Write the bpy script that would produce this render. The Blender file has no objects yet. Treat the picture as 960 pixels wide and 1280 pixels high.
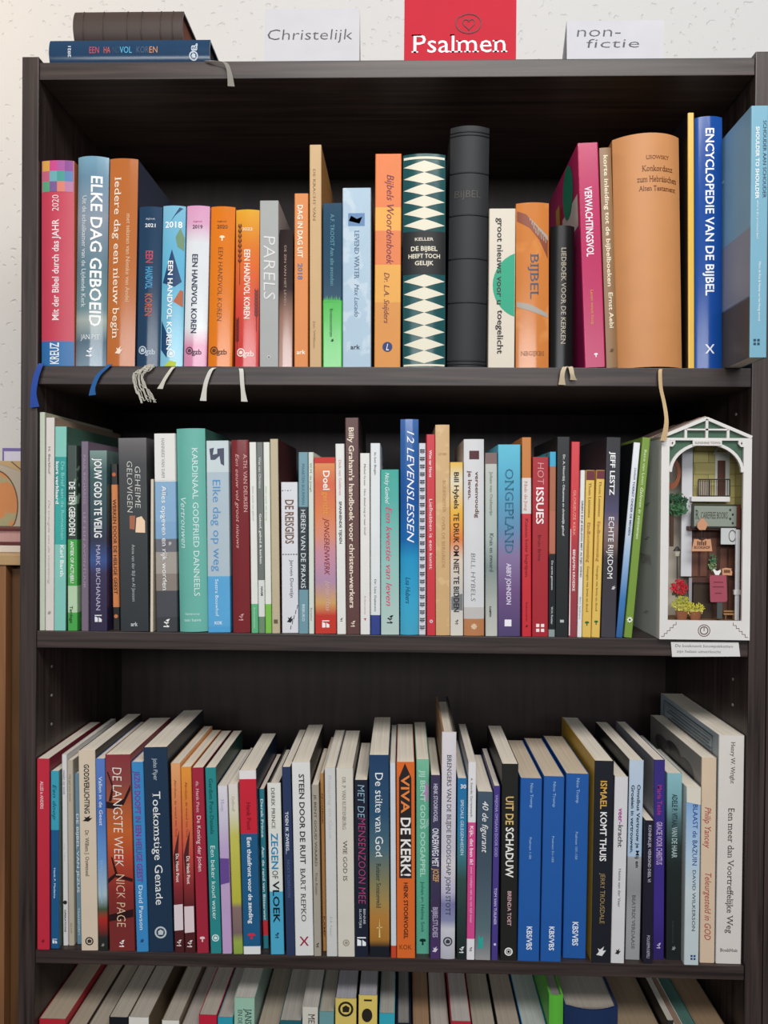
import bpy, bmesh, math, random
from mathutils import Vector, Matrix, Euler
random.seed(7)
SC = bpy.context.scene
COL = SC.collection

# ------------------------------------------------------------------ camera
ZO = 1.54                       # eye height above the floor
FPX = 924.0
CAM = Vector((0.01484, -0.79764, ZO))
YAW, PITCH, ROLL = 0.02554, 0.00781, 0.00826
_R = Matrix.Rotation(YAW, 3, 'Z')
_fw = _R @ Vector((0, math.cos(PITCH), -math.sin(PITCH)))
_rt = _R @ Vector((1, 0, 0))
_up = _rt.cross(_fw)
RT = math.cos(ROLL)*_rt + math.sin(ROLL)*_up
UP = -math.sin(ROLL)*_rt + math.cos(ROLL)*_up
FW = _fw
cd = bpy.data.cameras.new('camera')
cam = bpy.data.objects.new('camera', cd); COL.objects.link(cam)
cd.sensor_fit = 'VERTICAL'; cd.sensor_height = 24.0; cd.lens = 24.0*FPX/1280.0
cd.clip_start = 0.02
M = Matrix.Identity(4)
for i in range(3):
    M[i][0] = RT[i]; M[i][1] = UP[i]; M[i][2] = -FW[i]; M[i][3] = CAM[i]
cam.matrix_world = M
SC.camera = cam

# ------------------------------------------------------------------ light
SC.view_settings.view_transform = 'Standard'
SC.view_settings.look = 'None'
SC.view_settings.gamma = 1.0
SC.view_settings.exposure = 0.15
SC.view_settings.use_curve_mapping = False
wd = bpy.data.worlds.new('room_light'); SC.world = wd; wd.use_nodes = True
bg = wd.node_tree.nodes['Background']
bg.inputs[0].default_value = (0.93, 0.96, 1.0, 1); bg.inputs[1].default_value = 0.16

def area(name, loc, target, sx, sy, power, col):
    l = bpy.data.lights.new(name, 'AREA'); l.shape = 'RECTANGLE'; l.size = sx; l.size_y = sy
    l.energy = power; l.color = col
    o = bpy.data.objects.new(name, l); COL.objects.link(o); o.location = loc
    d = Vector(target) - Vector(loc)
    o.rotation_euler = d.to_track_quat('-Z', 'Y').to_euler()
    return o
area('window_daylight', (-0.15, -3.3, 2.26), (0, 0, 1.5), 2.9, 0.5, 40, (0.95, 0.98, 1.0))
area('ceiling_lamp_daylight', (0.25, -1.32, 2.85), (0.05, 0.1, 1.2), 1.3, 0.5, 25, (1.0, 0.98, 0.95))
area('warm_lamp', (-1.0, -0.12, 2.45), (-0.5, 0.27, 1.98), 0.2, 0.2, 2.4, (1.0, 0.70, 0.40))

# ------------------------------------------------------------------ helpers
def ray(px, py):
    return FW + RT*((px-480.0)/FPX) - UP*((py-640.0)/FPX)
def unY(px, py, Y):
    d = ray(px, py); t = (Y-CAM.y)/d.y
    return CAM + d*t
def unZ(px, py, Z):
    d = ray(px, py); t = (Z-CAM.z)/d.z
    return CAM + d*t

def lin(h):
    h = h.lstrip('#')
    if len(h) == 3: h = ''.join(c*2 for c in h)
    o = []
    for i in (0, 2, 4):
        c = int(h[i:i+2], 16)/255.0
        o.append(c/12.92 if c <= 0.04045 else ((c+0.055)/1.055)**2.4)
    return (o[0], o[1], o[2], 1.0)

MATS = {}
def newmat(key, rough=0.5, spec=0.5):
    m = bpy.data.materials.new(key); m.use_nodes = True
    b = m.node_tree.nodes['Principled BSDF']
    b.inputs['Roughness'].default_value = rough
    b.inputs['Specular IOR Level'].default_value = spec
    return m, m.node_tree.nodes, m.node_tree.links, b
def flat(h, rough=0.5, spec=0.4, vary=0.0):
    k = ('flat', h, rough, spec)
    if k in MATS: return MATS[k]
    m, n, l, b = newmat('plain_'+h, rough, spec)
    # faint print mottling so that no surface is perfectly even
    tc = n.new('ShaderNodeTexCoord'); nz = n.new('ShaderNodeTexNoise'); nz.inputs['Scale'].default_value = 35
    mp = n.new('ShaderNodeMapRange'); mp.inputs['To Min'].default_value = 0.93; mp.inputs['To Max'].default_value = 1.05
    mx = n.new('ShaderNodeMix'); mx.data_type = 'RGBA'; mx.blend_type = 'MULTIPLY'; mx.inputs[0].default_value = 1.0
    mx.inputs[6].default_value = lin(h)
    l.new(tc.outputs['Object'], nz.inputs['Vector']); l.new(nz.outputs['Fac'], mp.inputs['Value'])
    l.new(mp.outputs[0], mx.inputs[7]); l.new(mx.outputs[2], b.inputs['Base Color'])
    MATS[k] = m
    return m
def ink(h, rough=0.45):
    k = ('ink', h, rough)
    if k in MATS: return MATS[k]
    m, n, l, b = newmat('ink_'+h, rough, 0.3)
    b.inputs['Base Color'].default_value = lin(h)
    MATS[k] = m
    return m
def ramp(stops, linear, rough=0.35, spec=0.5, mott=None, axis='Z'):
    """printed bands or blends along the height of a spine; stops = [(0..1 from the top, hex)]"""
    k = ('ramp', tuple(stops), linear, rough, str(mott), axis)
    if k in MATS: return MATS[k]
    m, n, l, b = newmat('printed_cover', rough, spec)
    tc = n.new('ShaderNodeTexCoord'); sp = n.new('ShaderNodeSeparateXYZ')
    l.new(tc.outputs['Generated'], sp.inputs[0])
    inv = n.new('ShaderNodeMath'); inv.operation = 'SUBTRACT'; inv.inputs[0].default_value = 1.0
    l.new(sp.outputs[axis], inv.inputs[1])
    cr = n.new('ShaderNodeValToRGB'); e = cr.color_ramp
    e.interpolation = 'LINEAR' if linear else 'CONSTANT'
    e.elements[0].position = max(0, stops[0][0]); e.elements[0].color = lin(stops[0][1])
    e.elements.remove(e.elements[1])
    for p, h in stops[1:]:
        x = e.elements.new(min(1, max(0, p))); x.color = lin(h)
    l.new(inv.outputs[0], cr.inputs[0])
    out = cr.outputs[0]
    nz = n.new('ShaderNodeTexNoise'); nz.inputs['Scale'].default_value = 30
    l.new(tc.outputs['Object'], nz.inputs['Vector'])
    mp = n.new('ShaderNodeMapRange'); mp.inputs['To Min'].default_value = 0.9; mp.inputs['To Max'].default_value = 1.07
    l.new(nz.outputs['Fac'], mp.inputs['Value'])
    mx = n.new('ShaderNodeMix'); mx.data_type = 'RGBA'; mx.blend_type = 'MULTIPLY'; mx.inputs[0].default_value = 1.0
    l.new(out, mx.inputs[6]); l.new(mp.outputs[0], mx.inputs[7]); out = mx.outputs[2]
    for mt in (mott or []):
        h, sc, th = mt[:3]; strx = mt[3] if len(mt) > 3 else (1, 1, 1)
        mpg = n.new('ShaderNodeMapping'); mpg.inputs['Scale'].default_value = strx
        l.new(tc.outputs['Object'], mpg.inputs['Vector'])
        n2 = n.new('ShaderNodeTexNoise'); n2.inputs['Scale'].default_value = sc; n2.inputs['Detail'].default_value = 3
        l.new(mpg.outputs[0], n2.inputs['Vector'])
        m2 = n.new('ShaderNodeMapRange'); m2.inputs['From Min'].default_value = th; m2.inputs['From Max'].default_value = th+0.05
        l.new(n2.outputs['Fac'], m2.inputs['Value'])
        m3 = n.new('ShaderNodeMix'); m3.data_type = 'RGBA'
        l.new(m2.outputs[0], m3.inputs[0]); l.new(out, m3.inputs[6]); m3.inputs[7].default_value = lin(h)
        out = m3.outputs[2]
    l.new(out, b.inputs['Base Color'])
    MATS[k] = m
    return m
def pages(h):
    k = ('pages', h)
    if k in MATS: return MATS[k]
    m, n, l, b = newmat('page_edges_'+h, 0.85, 0.15)
    tc = n.new('ShaderNodeTexCoord'); mp = n.new('ShaderNodeMapping'); mp.inputs['Scale'].default_value = (1500, 6, 6)
    nz = n.new('ShaderNodeTexNoise'); nz.inputs['Scale'].default_value = 1.0; nz.inputs['Detail'].default_value = 2
    r = n.new('ShaderNodeMapRange'); r.inputs['From Min'].default_value = .3; r.inputs['From Max'].default_value = .7
    r.inputs['To Min'].default_value = 0.94; r.inputs['To Max'].default_value = 1.20
    mx = n.new('ShaderNodeMix'); mx.data_type = 'RGBA'; mx.blend_type = 'MULTIPLY'; mx.inputs[0].default_value = 1
    mx.inputs[6].default_value = lin(h)
    l.new(tc.outputs['Object'], mp.inputs[0]); l.new(mp.outputs[0], nz.inputs['Vector'])
    l.new(nz.outputs['Fac'], r.inputs['Value']); l.new(r.outputs[0], mx.inputs[7]); l.new(mx.outputs[2], b.inputs['Base Color'])
    MATS[k] = m
    return m
def grain(name, a, c, scale, rough=0.5, spec=0.4, bump=0.15):
    """wood laminate: streaks run along the long axis given by scale"""
    m, n, l, b = newmat(name, rough, spec)
    tc = n.new('ShaderNodeTexCoord'); mp = n.new('ShaderNodeMapping'); mp.inputs['Scale'].default_value = scale
    l.new(tc.outputs['Object'], mp.inputs[0])
    nz = n.new('ShaderNodeTexNoise'); nz.inputs['Scale'].default_value = 1; nz.inputs['Detail'].default_value = 5; nz.inputs['Distortion'].default_value = 0.6
    l.new(mp.outputs[0], nz.inputs['Vector'])
    cr = n.new('ShaderNodeValToRGB'); cr.color_ramp.elements[0].position = 0.3; cr.color_ramp.elements[1].position = 0.72
    cr.color_ramp.elements[0].color = lin(a); cr.color_ramp.elements[1].color = lin(c)
    l.new(nz.outputs['Fac'], cr.inputs[0]); l.new(cr.outputs[0], b.inputs['Base Color'])
    bp = n.new('ShaderNodeBump'); bp.inputs['Strength'].default_value = bump; bp.inputs['Distance'].default_value = 0.0005
    l.new(nz.outputs['Fac'], bp.inputs['Height']); l.new(bp.outputs[0], b.inputs['Normal'])
    return m

def mesh_obj(name, bm, mat, parent=None, smooth=False):
    me = bpy.data.meshes.new(name); bm.normal_update(); bm.to_mesh(me); bm.free()
    if smooth:
        for p in me.polygons: p.use_smooth = True
    mats = mat if isinstance(mat, (list, tuple)) else [mat]
    for x in mats: me.materials.append(x)
    o = bpy.data.objects.new(name, me); COL.objects.link(o)
    if parent is not None: o.parent = parent
    return o
def empty(name, loc=(0, 0, 0), rot=(0, 0, 0)):
    o = bpy.data.objects.new(name, None); COL.objects.link(o)
    o.location = loc; o.rotation_euler = rot; o.empty_display_size = 0.02
    return o
def tag(o, label=None, cat=None, group=None, kind=None):
    if label: o['label'] = label
    if cat: o['category'] = cat
    if group: o['group'] = group
    if kind: o['kind'] = kind
    return o
def box(bm, x0, x1, y0, y1, z0, z1):
    v = [bm.verts.new(p) for p in ((x0,y0,z0),(x1,y0,z0),(x1,y1,z0),(x0,y1,z0),(x0,y0,z1),(x1,y0,z1),(x1,y1,z1),(x0,y1,z1))]
    for f in ((3,2,1,0),(4,5,6,7),(0,1,5,4),(1,2,6,5),(2,3,7,6),(3,0,4,7)):
        bm.faces.new([v[i] for i in f])
    return v
def bbox(x0, x1, y0, y1, z0, z1, bev=0.0, seg=2):
    bm = bmesh.new(); box(bm, x0, x1, y0, y1, z0, z1)
    if bev: bmesh.ops.bevel(bm, geom=bm.edges[:], offset=bev, segments=seg, affect='EDGES', profile=0.7)
    return bm
def prism_z(bm, prof, z0, z1):
    """closed (x,y) outline, counter-clockwise from above, raised from z0 to z1"""
    a = [bm.verts.new((x, y, z0)) for x, y in prof]; c = [bm.verts.new((x, y, z1)) for x, y in prof]
    n = len(prof)
    for i in range(n):
        j = (i+1) % n
        bm.faces.new((a[i], a[j], c[j], c[i]))
    bm.faces.new(c); bm.faces.new(a[::-1])
def prism_y(bm, prof, y0, y1):
    """closed (x,z) outline, counter-clockwise seen from the front, running from y0 back to y1"""
    a = [bm.verts.new((x, y0, z)) for x, z in prof]; c = [bm.verts.new((x, y1, z)) for x, z in prof]
    n = len(prof)
    for i in range(n):
        j = (i+1) % n
        bm.faces.new((a[j], a[i], c[i], c[j]))
    bm.faces.new(a); bm.faces.new(c[::-1])
def tube(bm, pts, r, seg=8):
    pts = [Vector(p) for p in pts]; rings = []
    for i, p in enumerate(pts):
        t = (pts[min(i+1, len(pts)-1)] - pts[max(i-1, 0)]).normalized()
        a = t.cross(Vector((0.13, 0.21, 0.97)))
        if a.length < 1e-3: a = t.cross(Vector((1, 0, 0)))
        a.normalize(); c = t.cross(a)
        rings.append([bm.verts.new(p + r*(math.cos(2*math.pi*k/seg)*a + math.sin(2*math.pi*k/seg)*c)) for k in range(seg)])
    for i in range(len(rings)-1):
        for k in range(seg):
            bm.faces.new((rings[i][k], rings[i][(k+1) % seg], rings[i+1][(k+1) % seg], rings[i+1][k]))
    bm.faces.new(rings[0][::-1]); bm.faces.new(rings[-1])
def strip(bm, pts, side, w, th=0.0006):
    """a flat ribbon through pts; side = function(i) giving the half-width vector"""
    pts = [Vector(p) for p in pts]; R = []
    for i, p in enumerate(pts):
        t = (pts[min(i+1, len(pts)-1)] - pts[max(i-1, 0)]).normalized()
        s = Vector(side(i)).normalized()*(w[i] if isinstance(w, (list, tuple)) else w)
        n = t.cross(s).normalized()*th*0.5
        R.append([bm.verts.new(p-s-n), bm.verts.new(p+s-n), bm.verts.new(p+s+n), bm.verts.new(p-s+n)])
    for i in range(len(R)-1):
        for k in range(4):
            bm.faces.new((R[i][k], R[i][(k+1) % 4], R[i+1][(k+1) % 4], R[i+1][k]))
    bm.faces.new(R[0][::-1]); bm.faces.new(R[-1])

# ------------------------------------------------------------------ lettering
class Glyphs:
    """outlines of single characters, collected once and set side by side"""
    def __init__(self, chars):
        self.g = {}
        styles = {'': (0, 0), 'b': (0.018, 0), 'i': (0.0, 0.28), 't': (-0.012, 0.08)}
        objs = []
        def mk(body, off, sh):
            c = bpy.data.curves.new('lettering', 'FONT'); c.body = body; c.offset = off; c.shear = sh
            c.resolution_u = 2; c.size = 1.0
            o = bpy.data.objects.new('lettering', c); COL.objects.link(o); return o
        for st, (off, sh) in styles.items():
            for ch in chars + 'H':
                if ch == ' ': continue
                if (st, ch) in self.g: continue
                self.g[(st, ch)] = None
                objs.append((st, ch, mk(ch, off, sh), mk('H'+ch+'H', off, sh)))
        hh = mk('HH', 0, 0); hs = mk('H H', 0, 0); x1 = mk('x', 0, 0); h1 = mk('H', 0, 0); l1 = mk('l', 0, 0)
        bpy.context.view_layer.update()
        dg = bpy.context.evaluated_depsgraph_get()
        def wd(o):
            me = o.evaluated_get(dg).to_mesh(); xs = [v.co.x for v in me.vertices]; ys = [v.co.y for v in me.vertices]
            r = (max(xs)-min(xs), max(ys)); o.evaluated_get(dg).to_mesh_clear(); return r
        W2, cap = wd(hh); WS, _ = wd(hs); _, xh = wd(x1); _, asc = wd(l1); wH, _ = wd(h1)
        self.cap = cap; self.space = WS - W2
        lv = (0.0, cap, xh, asc)
        adv_of = {ch: wd(o3)[0] - W2 for st, ch, o, o3 in objs if st == ''}
        for st, ch, o, o3 in objs:
            me = o.evaluated_get(dg).to_mesh()
            vs = [(v.co.x, v.co.y) for v in me.vertices]; fs = [tuple(p.vertices) for p in me.polygons]
            o.evaluated_get(dg).to_mesh_clear()
            adv = adv_of[ch]
            self.g[(st, ch)] = (vs, fs, adv)
            if st in ('', 'b'):
                self.g[('s'+st, ch)] = self.serif(vs, fs, adv, lv, ch)
        for st, ch, o, o3 in objs:
            for q in (o, o3): bpy.data.curves.remove(q.data)
        for q in (hh, hs, x1, h1, l1): bpy.data.curves.remove(q.data)
    def serif(self, vs, fs, adv, lv, ch):
        vs = list(vs); fs = list(fs)
        key = lambda i: (round(vs[i][0], 4), round(vs[i][1], 4))
        cnt = {}
        for f in fs:
            for k in range(len(f)):
                a, c = key(f[k]), key(f[(k+1) % len(f)])
                if a != c: cnt[frozenset((a, c))] = cnt.get(frozenset((a, c)), 0)+1
        done = []
        for e, n in cnt.items():
            if n != 1: continue
            (xa, ya), (xb, yb) = sorted(e)
            if abs(ya-yb) > 0.004 or not (0.03 < xb-xa < 0.26): continue
            for L in lv:
                if abs(ya-L) < 0.012:
                    s, t = 0.062, 0.05
                    d = 1 if L == 0.0 else -1
                    x0, x1 = xa-s, xb+s
                    if L > 0 and ch in 'bdhijklmnpru': x1 = xb
                    k = len(vs)
                    y0, y1 = (ya, ya+t) if d > 0 else (ya-t, ya)
                    vs += [(x0, y0), (x1, y0), (x1, y1), (x0, y1)]; fs.append((k, k+1, k+2, k+3))
        return (vs, fs, adv)
    def text(self, s, st):
        """(verts, faces, width) with cap height 1"""
        serif = 's' in st; b = 'b' in st; i = 'i' in st
        base = 'i' if i else ('sb' if serif and b else 's' if serif else 'b' if b else 't' if 't' in st else '')
        V, F, x = [], [], 0.0
        for ch in s:
            if ch == ' ': x += self.space; continue
            vs, fs, adv = self.g[(base, ch)]
            k = len(V)
            V += [((a+x)/self.cap, c/self.cap) for a, c in vs]; F += [tuple(q+k for q in f) for f in fs]
            x += adv
        lo = min(v[0] for v in V); hi = max(v[0] for v in V)
        return [(a-lo, c) for a, c in V], F, hi-lo
GL = None
def follow(bm, ysurf, step=0.0022):
    """cut flat print into strips and lay it on a rounded spine"""
    xs = [q.co.x for q in bm.verts]; lo, hi = min(xs), max(xs)
    n = int((hi-lo)/step)
    for k in range(1, n+1):
        x = lo+(hi-lo)*k/(n+1)
        bmesh.ops.bisect_plane(bm, geom=bm.verts[:]+bm.edges[:]+bm.faces[:], plane_co=(x, 0, 0), plane_no=(1, 0, 0), dist=1e-7)
    for q in bm.verts: q.co.y += ysurf(q.co.x)
def lettering(name, s, st, frame, length, caph, mat, parent, depth=None, ysurf=None):
    """frame = (origin at start of baseline, u direction, v direction, out direction); sets the words to a given length"""
    V, F, w = GL.text(s, st)
    o, u, v, n = [Vector(q) for q in frame]
    su = length/w
    bm = bmesh.new()
    vs = [bm.verts.new(o + u*(a*su) + v*(c*caph)) for a, c in V]
    for f in F:
        try: bm.faces.new([vs[k] for k in f])
        except ValueError: pass
    if ysurf: follow(bm, ysurf)
    for q in bm.verts: q.co += n*0.0003
    bmesh.ops.recalc_face_normals(bm, faces=bm.faces[:])
    return mesh_obj(name, bm, mat, parent)
# ------------------------------------------------------------------ the setting
D = 0.2475
W2 = 0.385                 # half the width between the side panels
ZS = {'tt': .47973+ZO, 'tb': .46117+ZO, '1t': .1503+ZO, '1b': .13025+ZO, '2t': -.13949+ZO, '2b': -.15811+ZO, '3t': -.48994+ZO, '3b': -.505+ZO}
YW = D + 0.03
def plaster():
    m, n, l, b = newmat('white_plaster', 0.85, 0.2)
    tc = n.new('ShaderNodeTexCoord')
    n1 = n.new('ShaderNodeTexNoise'); n1.inputs['Scale'].default_value = 22; n1.inputs['Detail'].default_value = 6
    n2 = n.new('ShaderNodeTexNoise'); n2.inputs['Scale'].default_value = 120; n2.inputs['Detail'].default_value = 0.5
    for q in (n1, n2): l.new(tc.outputs['Object'], q.inputs['Vector'])
    pit = n.new('ShaderNodeMapRange'); pit.inputs['From Min'].default_value = 0.24; pit.inputs['From Max'].default_value = 0.31
    l.new(n2.outputs['Fac'], pit.inputs['Value'])
    ad = n.new('ShaderNodeMath'); ad.operation = 'MULTIPLY_ADD'; ad.inputs[1].default_value = 0.5
    l.new(n1.outputs['Fac'], ad.inputs[0]); l.new(pit.outputs[0], ad.inputs[2])
    bp = n.new('ShaderNodeBump'); bp.inputs['Strength'].default_value = 0.45; bp.inputs['Distance'].default_value = 0.004
    l.new(ad.outputs[0], bp.inputs['Height']); l.new(bp.outputs[0], b.inputs['Normal'])
    b.inputs['Base Color'].default_value = (0.65, 0.645, 0.64, 1)
    return m
wall = mesh_obj('wall_back', bbox(-2.2, 2.2, YW, YW+0.12, 0, 2.9), plaster()); tag(wall, kind='structure')
fl = grain('grey_floor', '3c3836', '4c4744', (3, 40, 3), 0.55)
tag(mesh_obj('floor', bbox(-2.2, 2.2, -4.2, YW+0.12, -0.08, 0), fl), kind='structure')
tag(mesh_obj('baseboard_back', bbox(-2.2, 2.2, YW-0.014, YW, 0, 0.09, 0.002), flat('e6e4df', 0.5)), kind='structure')

# the bookcase
WA, WB = '1f1817', '4b3e3a'
wood_v = grain('dark_wenge_upright', WA, WB, (160, 160, 5), 0.42, 0.45)
wood_h = grain('dark_wenge_board', WA, WB, (5, 160, 160), 0.42, 0.45)
wood_b = grain('dark_wenge_backing', '231718', '332424', (90, 90, 5), 0.5, 0.4)
case = tag(empty('bookcase', (0, 0, 0)), 'tall dark brown wood bookcase filled with rows of books against the wall', 'bookcase')
TH = 0.0185
def side_panel(x0, x1):
    return mesh_obj('side_panel', bbox(x0, x1, 0, D+0.004, 0, ZS['tt']+0.006, 0.0012), wood_v, case)
sl = side_panel(-W2-TH, -W2); sr = side_panel(W2, W2+TH)
E_ = 0.0004
for nm, zt, zb in (('top_panel', ZS['tt'], ZS['tb']), ('shelf', ZS['1t'], ZS['1b']), ('shelf', ZS['2t'], ZS['2b']), ('shelf', ZS['3t'], ZS['3b']),
                   ('shelf', ZS['3t']-0.32, ZS['3t']-0.338), ('shelf', ZS['3t']-0.66, ZS['3t']-0.678), ('bottom_panel', 0.09, 0.072)):
    bm = bbox(-W2+E_, W2-E_, 0.0008, D, zb, zt, 0.0009)
    mesh_obj(nm, bm, wood_h, case)
mesh_obj('back_panel', bbox(-W2-0.006, W2+0.006, D, D+0.005, 0.06, ZS['tt']-0.004), wood_b, case)
mesh_obj('plinth', bbox(-W2+E_, W2-E_, 0.02, 0.036, 0.001, 0.072, 0.001), wood_h, case)
nbc = tag(empty('bookcase', (2*W2+2*TH+.0015, 0, 0)), 'second dark bookcase at the far edge, only the rim of its side showing', 'bookcase')
for x0 in (-W2-TH, W2): mesh_obj('side_panel', bbox(x0, x0+TH, .001, D+.004, 0, ZS['tt']+.004, .0012), wood_v, nbc)
for z in (ZS['tt'], ZS['1t'], ZS['2t'], ZS['3t'], ZS['3t']-.32, ZS['3t']-.66, .09):
    mesh_obj('shelf' if z < ZS['tt'] else 'top_panel', bbox(-W2+E_, W2-E_, .002, D, z-.0185, z, .0009), wood_h, nbc)
mesh_obj('back_panel', bbox(-W2-.006, W2+.006, D, D+.005, .06, ZS['tt']-.004), wood_b, nbc)
steel = flat('8d8986', 0.35, 0.6)
def pin(x, z, s, y=0.036):
    bm = bmesh.new()
    bmesh.ops.create_cone(bm, cap_ends=True, segments=10, radius1=0.0016, radius2=0.0016, depth=0.0016,
                          matrix=Matrix.Translation((x, y, z)) @ Matrix.Rotation(math.pi/2, 4, 'Y'))
    mesh_obj('shelf_pin_hole', bm, steel, case)
for py in (833, 869, 905):
    z = unY(62, py, 0.036).z
    pin(-W2, z, 1)
for py in (849, 881): pin(W2, unY(917, py, 0.036).z, -1)
pin(W2, unY(923, 518, 0.036).z, -1); pin(W2, unY(888, 545, 0.17).z, -1, 0.17); pin(W2, unY(845, 868, 0.2).z, -1, 0.2)
# ------------------------------------------------------------------ books
class Grp:
    def __init__(s, ox, oy, k): s.ox, s.oy, s.k = ox, oy, k
    def X(s, x): return s.ox + x/s.k
    def Y(s, y): return s.oy + y/s.k
ROW = {1: (ZS['1t'], 0.003, 'books on the top shelf'), 2: (ZS['2t'], 0.003, 'books on the middle shelf'),
       3: (ZS['3t'], None, 'books on the lower shelf'), 4: (ZS['3t']-0.32, 0.008, 'books on the lowest shelf in view')}
BOOKS = {1: [], 2: [], 3: [], 4: []}
CUR = [None, 0]
def G(row, ox, oy, k): CUR[0] = Grp(ox, oy, k); CUR[1] = row
def B(label, geo, spine, texts=(), **o):
    BOOKS[CUR[1]].append(dict(label=label, geo=geo, spine=spine, texts=texts, o=o, g=CUR[0], row=CUR[1]))

def solve(b):
    g, o = b['g'], b['o']; xTL, xTR, yT, xBL, xBR, yB = b['geo']
    xTL, xTR, xBL, xBR = [g.X(q) for q in (xTL, xTR, xBL, xBR)]; yT, yB = g.Y(yT), g.Y(yB)
    zs, rec, _ = ROW[b['row']]
    b['yT'], b['yB'] = yT, yB
    if 'rec' in o: rec = o['rec']
    elif rec is None:
        rec = min(0.08, max(0.0005, unZ((xBL+xBR)/2, yB, zs).y))
    Y = rec
    a, c = unY(xBL, yB, Y), unY(xBR, yB, Y)
    d, e = unY(xTL, yT, Y), unY(xTR, yT, Y)
    if o.get('straight'):
        d.x, e.x = a.x, c.x
    H = (d.z+e.z)/2 - zs
    dx = ((d.x-a.x)+(e.x-c.x))/2
    b.update(Y=Y, H=H, lean=dx/H, xl=a.x, xr=c.x)
    if 'wid' in o: pass
    b['dep'] = o.get('dep', min(0.17, max(0.10, H*0.66)))
def tidy(L):
    """neighbours never run into each other"""
    for _ in range(60):
        for b, sgn in ((L[0], -1), (L[-1], 1)):
            for z in (0.0, b['H']):
                if sgn < 0:
                    k = (-W2+0.0009) - (b['xl']+b['lean']*z)
                    if k > 0: b['xl'] += k
                else:
                    k = (b['xr']+b['lean']*z) - (W2-0.0009)
                    if k > 0: b['xr'] -= k
        for p, q in zip(L, L[1:]):
            h = min(p['H'], q['H']) - 0.002
            for z in (0.0, h):
                gap = (q['xl']+q['lean']*z) - (p['xr']+p['lean']*z)
                if gap < 0.0004:
                    k = (0.0004-gap)/2
                    wp, wq = p['xr']-p['xl'], q['xr']-q['xl']
                    if wp < 0.006: p['xl'] -= k*0.6
                    if wq < 0.006: q['xr'] += k*0.6
                    p['xr'] -= k; q['xl'] += k
                    if z > 0:                                # share out the tilt as well
                        dl = q['lean']-p['lean']
                        p['lean'] += dl*0.12; q['lean'] -= dl*0.12
def arc_profile(t, bulge, y0, n=12):
    """front curve of a spine from left to right, deepest at the edges"""
    if bulge <= 0:
        r = min(0.0012, t*0.22); pts = []
        for k in range(4):
            a = math.pi - k*math.pi/6
            pts.append((-t/2+r+r*math.cos(a), y0+r-r*math.sin(a)))
        for k in range(4):
            a = math.pi/2 - k*math.pi/6
            pts.append((t/2-r+r*math.cos(a), y0+r-r*math.sin(a)))
        return pts
    R = (t*t/4+bulge*bulge)/(2*bulge); ph = math.asin(min(1, t/2/R))
    return [(R*math.sin(-ph+2*ph*k/n), y0+R-R*math.cos(-ph+2*ph*k/n)) for k in range(n+1)]
def spine_y(t, bulge, y0):
    if bulge <= 0: return None
    R = (t*t/4+bulge*bulge)/(2*bulge)
    return lambda x: y0 + R - math.sqrt(max(1e-9, R*R-x*x))
def pick_mat(b, spine, yT, yB, g, rough):
    o = b['o']
    if isinstance(spine, str):
        return ramp([(0, spine)], False, rough, 0.5, o.get('mott')) if o.get('mott') else flat(spine, rough, 0.4)
    st = [((g.Y(y)-yT)/(yB-yT), h) for y, h in spine]
    st[0] = (0, st[0][1])
    return ramp(st, bool(o.get('lin')), rough, 0.5, o.get('mott'))
def shape_poly(kind):
    P = []
    if kind == 'D': return [[(math.cos(a*math.pi/10)*.5, math.sin(a*math.pi/10)*.5) for a in range(20)]]
    if kind == 'Q': return [[(-.5,-.5),(.5,-.5),(.5,.5),(-.5,.5)]]
    if kind == 'T': return [[(-.5,-.4),(.1,-.5),(.5,.1),(.15,.05),(.3,.5),(-.1,.15),(-.35,.3),(-.2,-.05)]]      # little bird shape
    if kind == 'X': return [[(-.5,-.12),(.5,-.12),(.5,.12),(-.5,.12)], [(-.12,-.5),(.12,-.5),(.12,.5),(-.12,.5)],
                            [(-.42,-.3),(-.3,-.42),(.42,.3),(.3,.42)], [(-.42,.3),(.3,-.42),(.42,-.3),(-.3,.42)]]
    if kind == 'R': 
        out = []
        for k in range(16):
            a, c = 2*math.pi*k/16, 2*math.pi*(k+1)/16
            out.append([(.5*math.cos(a), .5*math.sin(a)), (.5*math.cos(c), .5*math.sin(c)), (.36*math.cos(c), .36*math.sin(c)), (.36*math.cos(a), .36*math.sin(a))])
        return out + [[(-.2,-.2),(.2,-.2),(.25,.1),(0,.25),(-.22,.1)]]
    if kind == 'V': return [[(-.5,-.5),(-.05,-.5),(-.05,.1),(-.5,.3)], [(.08,-.5),(.5,-.5),(.5,-.1),(.08,.2)], [(-.5,.36),(.5,.36),(.5,.5),(-.5,.5)]]
    if kind == 'g': return [[(-.35,.1),(0,-.1),(.3,.05),(.1,.12),(0,.06),(-.2,.2)], [(-.1,-.1),(.35,-.4),(.2,-.5),(-.4,-.45),(-.35,-.33),(.1,-.36)], [(.2,.15),(.4,.5),(.1,.45),(-.1,.3)]]
    if kind == 'K': return [[(-.5,.5),(-.3,.5),(0,.1),(.3,.5),(.5,.5),(.12,0),(.5,-.5),(.3,-.5),(0,-.1),(-.3,-.5),(-.5,-.5),(-.12,0)]]
    if kind == 'W': return [[(-.5,.1),(-.5,.5),(-.1,.5),(-.1,.1)], [(.1,.1),(.5,.1),(.5,.5),(.1,.5)], [(-.5,-.5),(-.1,-.5),(-.1,-.1),(-.5,-.1)], [(.1,-.5),(.5,-.5),(.5,-.1),(.1,-.1)]]
    if kind == 'E': return [[(-.15,-.5),(.15,-.5),(.1,.0),(-.1,.0)], [(-.5,.1),(0,-.05),(.5,.1),(.4,.4),(0,.5),(-.4,.4)]]     # tree
    return [[(-.5,-.5),(.5,-.5),(0,.5)]]
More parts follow.
